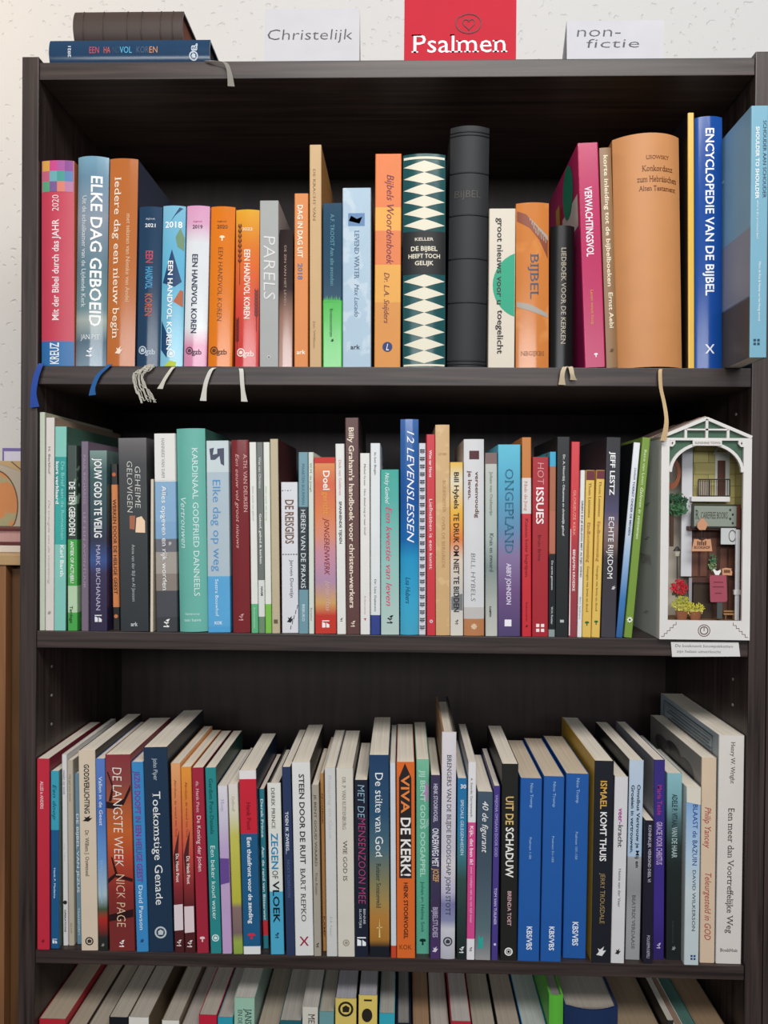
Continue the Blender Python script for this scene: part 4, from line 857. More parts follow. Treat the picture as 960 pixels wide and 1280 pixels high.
P4('low greyish paged paperback before the red spined one', 223, 245, 1286, '8c8478', page='b0a8a0')
P4('red spined paperback between grey pages and the teal spined one', 246, 268.5, 1269, 'c0203a', page='b2a89c')
P4('teal spined paperback beside the mint one', 269.5, 288.5, 1272, '2c9cb0', page='b0a8a0')
P4('mint green paperback with dark capitals, highest of its shelf', 290, 315.5, 1247.5, '9cc4ae', page='bcb8b0', texts=[('JANSSEN',1265,1310,'2c4a44','s',.7,.3),('EN DE ANDEREN',1267,1330,'3c5c54','s',.3,.2)], side='a0bcb0')
P4('low beige paged book in the shadow beside the mint one', 318, 345, 1288, '6a5c50', page='a89c8c')
P4('dark teal spined paperback before the small white one', 347, 374, 1276, '24606c', page='a8a29a')
P4('white spined paperback with a single dark letter showing', 375, 394.5, 1259, 'd4d0c4', page='b8b2aa', texts=[('MENS',1270,1300,'4a4a46','s',.6,.4)])
P4('pale teal spined paperback before the yellow pair', 396, 414.5, 1265, '6c9ca0', page='a8a094')
P4('yellow booklet with a dark round emblem', 416, 442.5, 1248.5, 'dcc468', page='a4a2a8', marks=[('R',1265,'2a241c',.72)], side='3a3430')
P4('yellow booklet with a small black drawing', 445, 468.5, 1244.5, 'e0c868', page='a4a2a8', marks=[('Q',1252,'2a2420',.42,.5,.22),('D',1276,'2a2420',.56,.46,1.3)], side='2a2620')
P4('cyan spined paperback next to the yellow booklets', 471, 490.5, 1267, '34a8bc', page='a8a49c')
P4('thin navy edged book beside the cyan spined one', 492, 511, 1280, '1c2438', page='8c8884', hc=True)
P4('low paperback with brown tinted pages', 513, 534.5, 1288, '5c4634', page='9c7c60')
P4('low paperback with white pages beside the brown tinted one', 536, 558.5, 1290, 'b4a898', page='b4aca4')
P4('short red spined paperback among white paged ones', 561, 585.5, 1277, 'b42838', page='b4aca6')
P4('low paperback with dull cream pages beside the short red one', 588, 617.5, 1290, '3a3634', page='a8a090')
P4('low paperback with pinkish beige pages', 620, 649, 1290, '4a4440', page='a89a8c')
P4('white paged paperback with a bright blue side', 651, 682, 1290, '3c8cb4', page='b0b4b0', side='2a84c4')
P4('narrow bright green hardcover on the lowest shelf', 683, 700.5, 1245, '5cb43c', page='8c8886', hc=True, round=.15)
P4('thick dark navy hardcover with a rounded spine, on the lowest shelf', 703, 771, 1263, '1c3058', page='a49c92', hc=True, round=.14)
P4('wide low book with tan pages beside the thick navy one', 773, 828, 1296, '3a342c', page='93806a')
P4('first of two thin booklets with white cover edges on the lowest shelf', 830, 838, 1276, '2a2a2a', page='b8b2a8', sideL='141414', side='d8d4cc')
P4('second of two thin booklets with white cover edges on the lowest shelf', 839, 850, 1282, 'd4d0c8', page='8c7464', side='d8d4cc')
P4('dark teal edged thin booklet before the last brown book', 852, 870, 1288, '1c5c58', page='4a6c64')
P4('brown paged book, last on the lowest shelf', 872, 912, 1296, '4a3a2c', page='8c745c')
# ------------------------------------------------------------------ build the rows
import string
GL = Glyphs(string.ascii_letters + string.digits + " .,-&!?/':äïö")
for r in (1, 2, 3, 4):
    for b in BOOKS[r]: solve(b)
    tidy(BOOKS[r])
    for b in BOOKS[r]: build(b)

B1 = BOOKS[1]
ribbon(B1[0], [(52,454.5,-.0006),(50,458,-.003),(45,472,-.004),(42,492,-.004),(43.5,509,-.003)], .0042, '2c4c9c')
ribbon(B1[1], [(138,455.5,-.0006),(134,459,-.003),(123,469,-.0035),(116.5,484,-.0035),(115.5,494,-.003)], .0032, '2a5e98')
ribbon(B1[2], [(190,457.5,-.0006),(184,461,-.003),(173,469,-.0045),(174,480,-.005),(180,492,-.005),(186,502,-.004)], .0046, 'c4c0b4', frayed=True)
ribbon(B1[4], [(217,459,-.0006),(214,462,-.003),(206,474,-.0035),(200,486,-.003)], .0026, 'ccc8ba')
ribbon(B1[6], [(268,460,-.0006),(263,464,-.003),(257,480,-.0035),(254,501,-.003)], .003, 'cccac2')
ribbon(B1[7], [(301,461,-.0006),(302,465,-.003),(303,482,-.0035),(305.5,502,-.003)], .003, 'cccac2')
lb = [b for b in B1 if 'hymn book' in b['label']][0]
kk = [b for b in B1 if 'concordance' in b['label']][0]
ribbon(lb, [(709,460,-.0006),(706,459,-.004),(703,467,-.005),(702.5,481,-.003)], .0032, 'c4b498')
ribbon(lb, [(709,460,-.0006),(713,459,-.004),(715,467,-.005),(717,475,-.003)], .0032, 'c4b498')
ribbon(kk, [(826,461.5,-.0006),(825,466,-.003),(826,485,-.0035),(830.5,506,-.005),(833,528,-.009),(829,551,-.0095)], .0026, 'c2a67e')

# ------------------------------------------------------------------ on top of the bookcase
ZT = ZS['tt']
def lying(label, x0, x1, y0, y1, Y, zbase, spine, texts, **o):
    a, c = unY(x0, (y0+y1)/2, Y), unY(x1, (y0+y1)/2, Y)
    t = unY((x0+x1)/2, y0, Y).z - zbase
    g = Grp(0, 0, 1)
    b = dict(label=label, o=o, g=g, row=1, yT=x0, yB=x1, Y=Y, H=c.x-a.x, lean=0.0, xl=0.0, xr=t, dep=o.get('dep', .14), spine=spine, texts=texts)
    r = empty('book', (c.x, Y, zbase+t/2+.0003), (0, -math.pi/2, 0))
    tag(r, label, 'book', 'books lying on top of the bookcase')
    build(b, r); return b, zbase+t+.0003
nb, zn = lying('navy diary lying flat on top of the bookcase, marked 2021', 61, 262, 48.5, 77.5, .004, ZT, '24405e',
   [('EEN',112,124,'c04858','',.55,.26),('HA',130,138,'c8584c','',.55,.26),('ND',141,150,'33485e','',.55,.26),('VOL',150,165,'58b0d8','',.55,.26),('KOR',171,186,'4a5a74','',.55,.26),('EN',187,197,'c88a5c','',.55,.26),('gzb',239,247,'c4d0dc','rb',.55,.3),('2021',85,88.5,'d8dee6','hb',.5,.44)],
   hc=True, round=.12, rough=.16, page='2c2a30', marks=[('R',242,'c4d0dc',.36,.3)])
leb, zl = lying('dark brown leather bible with ribbed spine, lying on the navy diary', 91, 228, 11, 48.5, .008, zn, '453833', (), hc=True, round=.16, rough=.5, page='7a4a3a',
   extra=ex_bands((103, 128, 158, 176, 200, 215), '3c302c'))
ribbon(nb, [(258,76,-.001),(266,76.5,-.003),(275,77.0,-.004),(283,80,-.005),(287,92,-.005),(289,108,-.004)], .003, '8c8880')

def card_text(s, st, x0, x1, ytop, ybase, Y, mat, par, name='handwriting', off=0.0):
    a, c, d = unY(x0, ybase, Y), unY(x1, ybase, Y), unY(x0, ytop, Y)
    M_ = par.matrix_basis.inverted()
    o = lettering(name, s, st, (M_ @ Vector((a.x, Y-off, a.z)), (1,0,0), (0,0,1), (0,-1,0)), c.x-a.x, d.z-a.z, mat, par)
    return o
paper = flat('c9c8cd', .8, .2)
pen = ink('4a4a52')
def tent(label, cs, Yf, depth, words):
    """folded paper sign; cs = pixel corners of its front sheet (tl, tr, br, bl)"""
    tl, tr, br, bl = cs
    ym = Yf + depth/2
    L = unY(bl[0], bl[1], Yf).x; R_ = unY(br[0], br[1], Yf).x
    zt = unY(tl[0], tl[1], Yf).z
    root = empty('paper_sign', ((L+R_)/2, Yf, ZT+.0003)); tag(root, label, 'sign')
    h = zt - ZT; w = (R_-L)/2; th = .0004
    # front leaf stands almost upright, back leaf slants away
    for nm, ya, yb in (('front_leaf', 0, depth*.08), ('back_leaf', depth, depth*.08+th)):
        bm = bmesh.new()
        v = [bm.verts.new(p) for p in ((-w,ya,0),(w,ya,0),(w,ya+th,0),(-w,ya+th,0),(-w,yb,h),(w,yb,h),(w,yb+th,h),(-w,yb+th,h))]
        for f in ((3,2,1,0),(4,5,6,7),(0,1,5,4),(1,2,6,5),(2,3,7,6),(3,0,4,7)): bm.faces.new([v[i] for i in f])
        bmesh.ops.recalc_face_normals(bm, faces=bm.faces[:])
        mesh_obj(nm, bm, paper, root)
    for s, x0, x1, y0, y1 in words:
        a, c, d = unY(x0, y1, Yf), unY(x1, y1, Yf), unY(x0, y0, Yf)
        u = Vector((0, depth*.08, h)).normalized(); n = Vector((0, -1, depth*.08/h))
        z0 = a.z - ZT - .0003
        lettering('handwriting', s, 't', ((a.x-(L+R_)/2, z0*depth*.08/h, z0), (1,0,0), u, n), c.x-a.x, d.z-a.z, pen, root)
    return root
tent('grey white paper sign with handwriting Christelijk, on top of the bookcase', ((330,9),(449,11),(449,76),(330,76)), .05, .05, [('Christelijk',334,440,35,48.5)])
tent('folded white paper sign with handwriting non-fictie, on top of the bookcase', ((705,23),(824,23),(831,75),(709,75)), .05, .06, [('non-',722,777,30,43.5),('fictie',734,800,46.5,58)])
# red Psalmen card
Yp = .03
a, c = unY(505, 70, Yp), unY(645, 70, Yp)
pr = empty('psalm_booklet', ((a.x+c.x)/2, Yp, ZT+.0003)); tag(pr, 'bright red square booklet reading Psalmen standing on the bookcase', 'booklet')
wp = (c.x-a.x)/2
mesh_obj('cover', bbox(-wp, wp, 0, .0006, 0, .135), flat('c0182f', .65, .25), pr)
mesh_obj('page_block', bbox(-wp+.001, wp-.001, .0007, .0062, .001, .134), pages('d8d0c4'), pr)
mesh_obj('back_cover', bbox(-wp, wp, .0063, .0069, 0, .135), flat('c0182f', .65, .25), pr)
card_text('Psalmen', 's', 514.5, 634, 43.5, 66, Yp, ink('f4eef0'), pr, 'title_lettering')
bm = bmesh.new(); pts = []
cx, cz = unY(586, 30, Yp).x - pr.location.x, unY(586, 30, Yp).z - pr.location.z
for k in range(40):
    t = k/39*2*math.pi
    s = .0138*(1 - .1*k/39)
    pts.append((cx+s*math.cos(t+2.4)*1.05, -.0004, cz+s*math.sin(t+2.4)*.82+.0006))
strip(bm, pts, lambda i: (math.cos(i/39*2*math.pi+2.4), 0, math.sin(i/39*2*math.pi+2.4)), .0006, .0003)
pts = []
for k in range(25):
    t = -math.pi + 2*math.pi*k/24
    hx = 16*math.sin(t)**3; hz = 13*math.cos(t)-5*math.cos(2*t)-2*math.cos(3*t)-math.cos(4*t)
    pts.append(Vector((cx+hx*.00042, -.0004, cz+hz*.00042)))
strip(bm, pts, lambda i: ((pts[min(i+1,24)]-pts[max(i-1,0)]).cross(Vector((0,1,0)))), .0005, .0003)
mesh_obj('swirl_heart_print', bm, ink('5c1420'), pr)

# note taped below the little house
Yn = -.0006
a, c, d, e = unY(838.5, 802.5, Yn), unY(923, 803, Yn), unY(925, 820.5, Yn), unY(840, 821, Yn)
nt = empty('paper_note', ((a.x+c.x)/2, Yn, d.z)); tag(nt, 'small white handwritten note stuck on the shelf edge below the miniature house', 'note')
bm = bmesh.new(); prism_y(bm, [(p.x-nt.location.x, p.z-nt.location.z) for p in (e, d, c, a)], -.0004, .0002)
mesh_obj('paper', bm, flat('dcdad8', .8, .2), nt)
card_text('De boeknook bouwpakketten', 't', 844, 916, 805.2, 808.6, Yn-.0004, pen, nt)
card_text('zijn helaas uitverkocht', 't', 846, 901, 812.2, 815.6, Yn-.0004, pen, nt)

# ------------------------------------------------------------------ low cupboard and what lies on it
Yc = .02
cup = empty('low_cupboard', (-.72, Yc, 0)); tag(cup, 'low brown wooden cupboard beside the bookcase', 'cupboard')
xr = -W2-TH-.004
zc = unY(20, 693, Yc).z
ow = grain('brown_oak', '6b4630', '94663f', (60, 60, 4), .5, .35)
ow2 = grain('brown_oak_panel', '50361f', '6c4a2c', (50, 50, 4), .55, .3)
xs = unY(7, 800, Yc).x
def cb(nm, x0, x1, y0, y1, z0, z1, m, bev=.001): mesh_obj(nm, bbox(x0-cup.location.x, x1-cup.location.x, y0, y1, z0, z1, bev), m, cup)
cb('top_board', -1.15, xr, -.002, YW-Yc-.016, zc-.012, zc, grain('pale_oak_top', 'a8865c', 'c8aa80', (4, 60, 60), .5, .35))
cb('carcass', -1.14, xr-.002, .022, YW-Yc-.018, .06, zc-.0125, ow2)
cb('stile', xs-.05, xs, .0, .0215, .06, zc-.0125, ow)
cb('door', xs+.0006, xr-.003, .012, .0215, .07, zc-.02, ow2)
cb('plinth', -1.12, xr-.01, .03, .2, 0.0005, .0595, ow2)
for o_ in [q for q in cup.children if q.name.startswith('door')]:
    mesh_obj('door_edge', bbox(xs+.0008-cup.location.x, xr-.0032-cup.location.x, .0115, .0119, zc-.0198, zc-.0175), ow2, o_)
# white paper stack, dark red book, antique map picture, purple bordered card
X0, X1 = -.62, xr-.004
ps = tag(mesh_obj('paper_stack', bbox(X0+.01, X1, .05, .21, zc+.0003, zc+.008, .0006), flat('cfc4b8', .8, .2)), 'flat stack of white papers lying on the brown cupboard', 'paper')
rb = empty('book', ((X0+X1)/2, .055, zc+.0085)); tag(rb, 'dark red book lying flat on white papers on the cupboard', 'book')
mesh_obj('cover_board', bbox(X0-rb.location.x, X1-rb.location.x, 0, .15, 0, .0035, .0006), flat('5c2428', .45), rb)
mesh_obj('page_block', bbox(X0+.004-rb.location.x, X1-.003-rb.location.x, .003, .147, .0036, .0165), pages('b8908a'), rb)
mesh_obj('cover_board', bbox(X0-rb.location.x, X1-rb.location.x, 0, .15, .0166, .0195, .0006), flat('5c2428', .45), rb)
zb = rb.location.z + .0198
Ym = .11
zt = unY(10, 576, Ym).z
mp_ = empty('antique_map_picture', ((X0+X1)/2, Ym, zb)); tag(mp_, 'antique map picture with an orange globe, standing on the dark red book', 'picture')
mw = (X1-X0)/2
mesh_obj('board', bbox(-mw, mw, 0, .006, 0, zt-zb, .0006), flat('b6a894', .6), mp_)
def mdec(nm, pts, h, off):
    bm = bmesh.new(); vs = [bm.verts.new((x, -off, z)) for x, z in pts]; f = bm.faces.new(vs); f.normal_update()
    if f.normal.y > 0: f.normal_flip()
    mesh_obj(nm, bm, ramp([(0, h), (1, h)], False, .6, .3, [('a8a078', 45, .55)]) if nm == 'globe_print' else ink(h, .7), mp_)
gc = unY(-8, 632, Ym); gx, gz = gc.x-mp_.location.x, gc.z-mp_.location.z; gr = .030
hh = zt-zb
clipz = lambda z: min(hh-.001, max(.001, z))
mdec('globe_rim', [(gx+(gr+.0012)*math.cos(k*math.pi/24), clipz(gz+1.45*(gr+.0012)*math.sin(k*math.pi/24))) for k in range(48)], '6e5038', .0003)
mdec('globe_print', [(gx+gr*math.cos(k*math.pi/24), clipz(gz+1.45*gr*math.sin(k*math.pi/24))) for k in range(48)], 'd08a56', .0006)
mdec('land_print', [(mw-.001, hh-.0008), (mw*.2, hh-.0008), (mw*.5, hh-.012), (mw*.62, hh-.02), (mw*.8, hh-.024), (mw-.001, hh-.03)], 'c2a274', .0004)
bm = bmesh.new(); coast = [(mw*.42, -.0006, hh-.001), (mw*.5, -.0006, hh-.008), (mw*.56, -.0006, hh-.013), (mw*.66, -.0006, hh-.019), (mw*.74, -.0006, hh-.022), (mw*.84, -.0006, hh-.026), (mw*.9, -.0006, hh-.024), (mw*.98, -.0006, hh-.03)]
tube(bm, coast, .0006, 5); mesh_obj('coast_print', bm, ink('6a5848', .7), mp_)
Yq = .19
q0, q1 = unY(3, 560, Yq), unY(3, 585, Yq)
pc = empty('purple_bordered_card', (q0.x+.06, Yq, zb)); tag(pc, 'white card with a purple border behind the antique map picture', 'card')
mesh_obj('card', bbox(-.06, .045, .0005, .0015, 0, q0.z-zb), flat('d8d4e4', .7), pc)
mesh_obj('border', bbox(-.06, .045, 0, .0004, q0.z-zb-.004, q0.z-zb), ink('7a6aa8'), pc)
mesh_obj('border', bbox(-.06, -.058, 0, .0004, 0.001, q0.z-zb-.0042), ink('7a6aa8'), pc)
# ------------------------------------------------------------------ the miniature bookshop house
Yh = -.004
def px_(cx, cy): return 780+cx/3.767, 500+cy/3.767
fl_, fr_ = unY(*px_(174, 1128), Yh), unY(*px_(599, 1128), Yh)
ho = empty('miniature_house', ((fl_.x+fr_.x)/2, Yh, ZS['2t']+.0003))
tag(ho, 'white miniature bookshop house with a green gable at the end of the middle shelf', 'dollhouse')
HW = (fr_.x-fl_.x)/2; HD = .16
ho.location.x = min(ho.location.x+.001, W2-.0009-HW)
# front drawn in its own measure: u 0..1 across, v in the same scale above the base
def hq(cx, cy):
    """crop point to the house front: x about the centre line, z above the base (the sheet is 426 by 1060 units)"""
    return ((cx-386.5)/212.5*HW, (1128-cy)/212.5*HW)
KD = .4
def ysq(d): return .0046+(d-.0046)*KD if d > .0046 else d
def hp(cx, cy, dp):
    p = unY(*px_(cx, cy), Yh+ysq(dp))
    return p.x-ho.location.x, p.z-ho.location.z
white = flat('dedbd8', .55, .3); white2 = flat('cfcfd2', .6, .3); green = flat('41604c', .5); brown = flat('4e3028', .5); brown2 = flat('6b4334', .5)
lineink = ink('5a3c30', .6)
zE = hq(0, 168)[1]; zP = hq(0, 68)[1]
def piece(bm, P, y0=0.0, y1=.003):
    prism_y(bm, P, y0, y1)
def bar(bm, p, q, w, y0=0.0, y1=.003):
    a, c = Vector(p), Vector(q); d = (c-a).normalized(); n = Vector((-d.y, d.x))*w/2
    prism_y(bm, [tuple(a-n), tuple(c-n), tuple(c+n), tuple(a+n)], y0, y1)
U = HW/212.5
bm = bmesh.new()
xo = HW-38*U                      # opening half width
zb0 = hq(0, 1037)[1]
piece(bm, [(-HW, 0), (HW, 0), (HW, zb0), (-HW, zb0)])
piece(bm, [(-HW, zb0), (-xo, zb0), (-xo, zE), (-HW, zE)])
piece(bm, [(xo, zb0), (HW, zb0), (HW, zE), (xo, zE)])
piece(bm, [(-xo, zE-12*U), (xo, zE-12*U), (xo, zE), (-xo, zE)])
bar(bm, (-HW, zE+4*U), (0, zP-7*U), 15*U); bar(bm, (HW, zE+4*U), (0, zP-7*U), 15*U)
for cx, top in ((288, 128), (387, 80), (487, 128)):
    x = hq(cx, 0)[0]; bar(bm, (x, zE), (x, hq(0, top)[1]), 12*U)
bar(bm, (hq(290, 0)[0], hq(0, 128)[1]), (hq(486, 0)[0], hq(0, 128)[1]), 8*U)
# arch ring
zs_, za_ = hq(0, 330)[1], hq(0, 196)[1]; n = 20
for k in range(n):
    t0, t1 = math.pi*k/n, math.pi*(k+1)/n
    f = lambda t, e: ((xo+2*U-e)*math.cos(t), zs_+(za_-zs_+10*U-e)*math.sin(t))
    piece(bm, [f(t0, 0), f(t1, 0), f(t1, 14*U), f(t0, 14*U)][::-1], -.0004, .0026)
mesh_obj('facade', bm, white, ho)
bm = bmesh.new()                  # corner plates
for s in (-1, 1):
    piece(bm, [(s*xo-(.0 if s > 0 else 0), zE-13*U), (s*(xo-26*U), zE-13*U), (s*(xo-26*U), zE-28*U), (s*(xo-14*U), zE-42*U), (s*xo, zE-42*U)][::(1 if s < 0 else -1)], -.0006, .002)
mesh_obj('corner_plate', bm, white, ho)
for s in (-1, 1):
    dmd = bmesh.new()
    c_ = (s*(xo-12*U), zE-25*U)
    prism_y(dmd, [(c_[0]-4*U, c_[1]), (c_[0], c_[1]-7*U), (c_[0]+4*U, c_[1]), (c_[0], c_[1]+7*U)], -.0009, -.0006)
    mesh_obj('diamond_print', dmd, lineink, ho)
# green glazing behind: gable and spandrels
bm = bmesh.new()
piece(bm, [(-HW+16*U, zE), (HW-16*U, zE), (0, zP-8*U)], .0032, .0045)
for k in range(n):
    t0, t1 = math.pi*k/n, math.pi*(k+1)/n
    f = lambda t: ((xo-2*U)*math.cos(t), zs_+(za_-zs_+2*U)*math.sin(t))
    a, c = f(t0), f(t1)
    piece(bm, [a, (a[0], zE), (c[0], zE), c], .0032, .0045)
mesh_obj('green_glazing', bm, green, ho)
# sign plate
bm = bmesh.new(); a, c = hq(318, 205), hq(455, 178)
piece(bm, [(a[0], a[1]), (c[0], a[1]), (c[0], c[1]), (a[0], c[1])], -.0016, -.0006)
mesh_obj('name_plate', bm, white, ho)
lettering('name_lettering', 'SUNSHINE TOWN', '', ((hq(328, 0)[0], -.0017, hq(0, 197)[1]), (1,0,0), (0,0,1), (0,-1,0)), 118*U, 11*U, ink('8a8078'), ho)
# side walls, back, floor and roof
mesh_obj('side_wall', bbox(-HW, -HW+.003, .0032, HD, 0, zE), white2, ho)
mesh_obj('side_wall', bbox(HW-.003, HW, .0032, HD, 0, zE), white2, ho)
mesh_obj('back_wall', bbox(-HW+.0031, HW-.0031, HD-.003, HD, 0, zE), white2, ho)
mesh_obj('house_floor', bbox(-HW+.0031, HW-.0031, .005, HD-.0031, 0, zb0-.001), flat('7c5a3c', .6), ho)
roofm = grain('pale_brown_roof', '8c7868', 'd8d0c8', (60, 4, 60), .6, .3)
for s in (-1, 1):
    bm = bmesh.new(); prof = [(s*(HW+.0006), zE+.0002), (s*(HW+.0006), zE+.0022), (0, zP+.0014), (0, zP-.0008)]
    if s > 0: prof = prof[::1]
    else: prof = prof[::-1]
    prism_y(bm, prof, .0048, HD-.001); bmesh.ops.recalc_face_normals(bm, faces=bm.faces[:])
    mesh_obj('roof_panel', bm, roofm, ho)
    for k in range(4):
        bm = bmesh.new(); y0 = .02+k*.038
        prism_y(bm, [(s*(HW+.0004), zE+.0023), (s*(HW+.0004), zE+.0030), (0, zP+.0022), (0, zP+.0015)], y0, y0+.0025)
        bmesh.ops.recalc_face_normals(bm, faces=bm.faces[:])
        mesh_obj('roof_batten', bm, brown2, ho)
# stepped corner lines and clock emblem on the base
for s in (-1, 1):
    bm = bmesh.new()
    p = [(s*(HW-8*U), 14*U)]
    for k in range(5): p += [(p[-1][0]-s*14*U, p[-1][1]), (p[-1][0]-s*14*U, p[-1][1]+14*U)]
    for a, c in zip(p, p[1:]): bar(bm, a, c, 2*U, -.0003, -.00005)
    mesh_obj('step_line_print', bm, lineink, ho)
bm = bmesh.new(); c_ = hq(384, 1084)
for R_, w in ((29*U, 3*U), (20*U, 4*U)):
    for k in range(24):
        t0, t1 = 2*math.pi*k/24, 2*math.pi*(k+1)/24
        g_ = lambda t, r: (c_[0]+r*math.cos(t), c_[1]+r*math.sin(t))
        piece(bm, [g_(t0, R_-w), g_(t0, R_), g_(t1, R_), g_(t1, R_-w)], -.0003, -.00005)
bar(bm, (c_[0], c_[1]-2*U), (c_[0], c_[1]+14*U), 3*U, -.0003, -.00005)
mesh_obj('clock_emblem', bm, lineink, ho)
bm = bmesh.new()                  # small printed letters and cuts on the left side wall
for cz in (480, 650, 1020):
    for k in range(2): box(bm, -HW-.0003, -HW-.00005, .035+k*.006, .045+k*.006, hq(0, cz+k*10)[1], hq(0, cz+k*10)[1]+.0006)
mesh_obj('side_cut', bm, ink('8a8486'), ho)
lettering('side_lettering', 'HAPPY TOWN', '', ((-HW-.0001, .1, hq(0, 785)[1]), (0,-1,0), (0,0,1), (-1,0,0)), .07, .011, ink('9a8486'), ho)

BEFORE = set(ho.children)
# inside: back wall of ochre bricks, white pillar, shop front, balcony, plants
def ochre(rot=(math.pi/2, 0, 0)):
    m, n_, l, b = newmat('ochre_bricks', .7, .2)
    tc = n_.new('ShaderNodeTexCoord'); br = n_.new('ShaderNodeTexBrick'); mp = n_.new('ShaderNodeMapping')
    mp.inputs['Rotation'].default_value = rot; mp.inputs['Scale'].default_value = (30, 30, 30)
    l.new(tc.outputs['Object'], mp.inputs[0]); l.new(mp.outputs[0], br.inputs['Vector'])
    br.inputs['Color1'].default_value = lin('bcb074'); br.inputs['Color2'].default_value = lin('a89c64'); br.inputs['Mortar'].default_value = lin('7c7448')
    br.inputs['Scale'].default_value = 1; br.inputs['Mortar Size'].default_value = .01; br.inputs['Brick Width'].default_value = .9; br.inputs['Row Height'].default_value = .38
    l.new(br.outputs['Color'], b.inputs['Base Color']); return m
def slab(name, cx0, cy0, cx1, cy1, d, th, m, bev=0.0, par=None):
    a, c = hp(cx0, cy1, d), hp(cx1, cy0, d)
    x0, x1 = max(a[0], -HW+.0032), min(c[0], HW-.0032)
    return mesh_obj(name, bbox(x0, x1, d, d+th, max(a[1], zb0-.001), min(c[1], zE-.0005), bev), m, par or ho)
slab('brick_wall', 325, 100, 600, 500, .072, .003, ochre())
mesh_obj('brick_wall', bbox(HW-.0036, HW-.0031, .0046, .0719, hq(0, 500)[1], zE-.0005), ochre((0, math.pi/2, math.pi/2)), ho)
mesh_obj('shop_wall', bbox(HW-.0036, HW-.0031, .0046, .0679, zb0, hq(0, 501)[1]), flat('5a382c', .6), ho)
slab('cream_wall', 180, 100, 330, 1040, .11, .003, flat('c8bfae', .7))
slab('white_pillar', 268, 100, 326, 830, .060, .006, flat('cdccd0', .6))
# round window in terracotta, left
bm = bmesh.new(); c_ = hp(222, 345, .055)
for k in range(20):
    t0, t1 = 2*math.pi*k/20, 2*math.pi*(k+1)/20
    g_ = lambda t, r: (max(-HW+.0034, c_[0]+r*math.cos(t)*.78), c_[1]+r*math.sin(t)*1.3)
    prism_y(bm, [g_(t0, .0085), g_(t0, .0135), g_(t1, .0135), g_(t1, .0085)], .055, .058)
mesh_obj('round_window', bm, flat('8c4c2c', .5), ho)
# leafy tree in the left corner
def clump(name, cx, cy, d, rx, rz, n_, h, h2, s0=.0016, ry=None):
    bm = bmesh.new(); o = hp(cx, cy, d); ry = ry or rx
    for k in range(n_):
        while True:
            p = [random.uniform(-1, 1) for _ in range(3)]
            if sum(q*q for q in p) < 1: break
        c = Vector((min(HW-.006, max(-HW+.0055, o[0]+p[0]*rx)), d+p[1]*ry, o[1]+p[2]*rz))
        s = s0*random.uniform(.7, 1.4)
        m_ = Matrix.Translation(c) @ Euler((random.uniform(0, 6), random.uniform(0, 6), random.uniform(0, 6))).to_matrix().to_4x4() @ Matrix.Diagonal((s, s*.55, s*.25, 1))
        bmesh.ops.create_icosphere(bm, subdivisions=1, radius=1.0, matrix=m_)
    return mesh_obj(name, bm, ramp([(0, h), (.5, h2), (1, h)], False, .7, .2), ho)
slab('tree_trunk', 215, 520, 236, 690, .045, .004, flat('4a3224', .7), .001)
clump('tree_foliage', 245, 490, .042, .0145, .0125, 260, '2c5238', '3c6a44', .0022, .012)
# balcony
slab('balcony_door', 440, 285, 478, 450, .0690, .0025, flat('5c3426', .5))
slab('balcony_door_frame', 428, 245, 498, 470, .0705, .0012, flat('cfcfc8', .6))
bm = bmesh.new(); o1 = hp(463, 255, .069)
for k in range(12):
    t0, t1 = math.pi*k/12, math.pi*(k+1)/12
    g_ = lambda t, r: (o1[0]+r*math.cos(t), o1[1]+r*math.sin(t))
    prism_y(bm, [g_(t0, .007), g_(t0, .0092), g_(t1, .0092), g_(t1, .007)], .069, .0715)
mesh_obj('door_arch', bm, flat('cfcfc8', .6), ho)
bm = bmesh.new(); a, c = hp(318, 478, .045), hp(500, 456, .045)
box(bm, a[0], min(c[0], HW-.006), .045, .0715, a[1], c[1]); bmesh.ops.bevel(bm, geom=bm.edges[:], offset=.0005, segments=1, affect='EDGES')
mesh_obj('balcony_floor', bm, white, ho)
bm = bmesh.new()
P = [hp(x, y, .047) for x, y in ((350, 374), (498, 374), (498, 452), (350, 452))]
for a, c in zip(P, P[1:]+P[:1]): tube(bm, [(a[0], .047, a[1]), (c[0], .047, c[1])], .0007, 6)
for k in range(1, 14):
    x = P[0][0]+(P[1][0]-P[0][0])*k/14; tube(bm, [(x, .047, P[3][1]), (x, .047, P[0][1])], .00032 if k != 5 else .0008, 5)
mesh_obj('balcony_railing', bm, flat('22201f', .5), ho)
slab('flower_box', 352, 380, 408, 448, .051, .004, flat('a89a88', .7))
# shop sign
sg = slab('shop_sign', 318, 492, 556, 602, .034, .004, flat('30302c', .5), .0005)
slab('sign_face', 330, 500, 530, 594, .0334, .0005, flat('8c9488', .6))
slab('sign_end', 531, 496, 557, 604, .0330, .0009, flat('6e3a2c', .6))
a, c = hp(362, 558, .0333), hp(488, 528, .0333)
lettering('sign_lettering', 'CAREFREE BOOKS', '', ((a[0], .0333, a[1]), (1,0,0), (0,0,1), (0,-1,0)), c[0]-a[0], c[1]-a[1], ink('35352f'), ho)
a, c = hp(336, 560, .0333), hp(354, 518, .0333)
lettering('sign_lettering', 'R', 's', ((a[0], .0333, a[1]), (1,0,0), (0,0,1), (0,-1,0)), c[0]-a[0], c[1]-a[1], ink('26302a'), ho)
bm = bmesh.new()
for cx, cy in ((500, 518), (512, 540), (500, 560), (512, 580)):
    o1 = hp(cx, cy, .0333)
    prism_y(bm, [(o1[0]+.0011*math.cos(q*math.pi/4), o1[1]+.0014*math.sin(q*math.pi/4)) for q in range(8)], .0330, .0333)
mesh_obj('sign_dot', bm, ink('26302a'), ho)
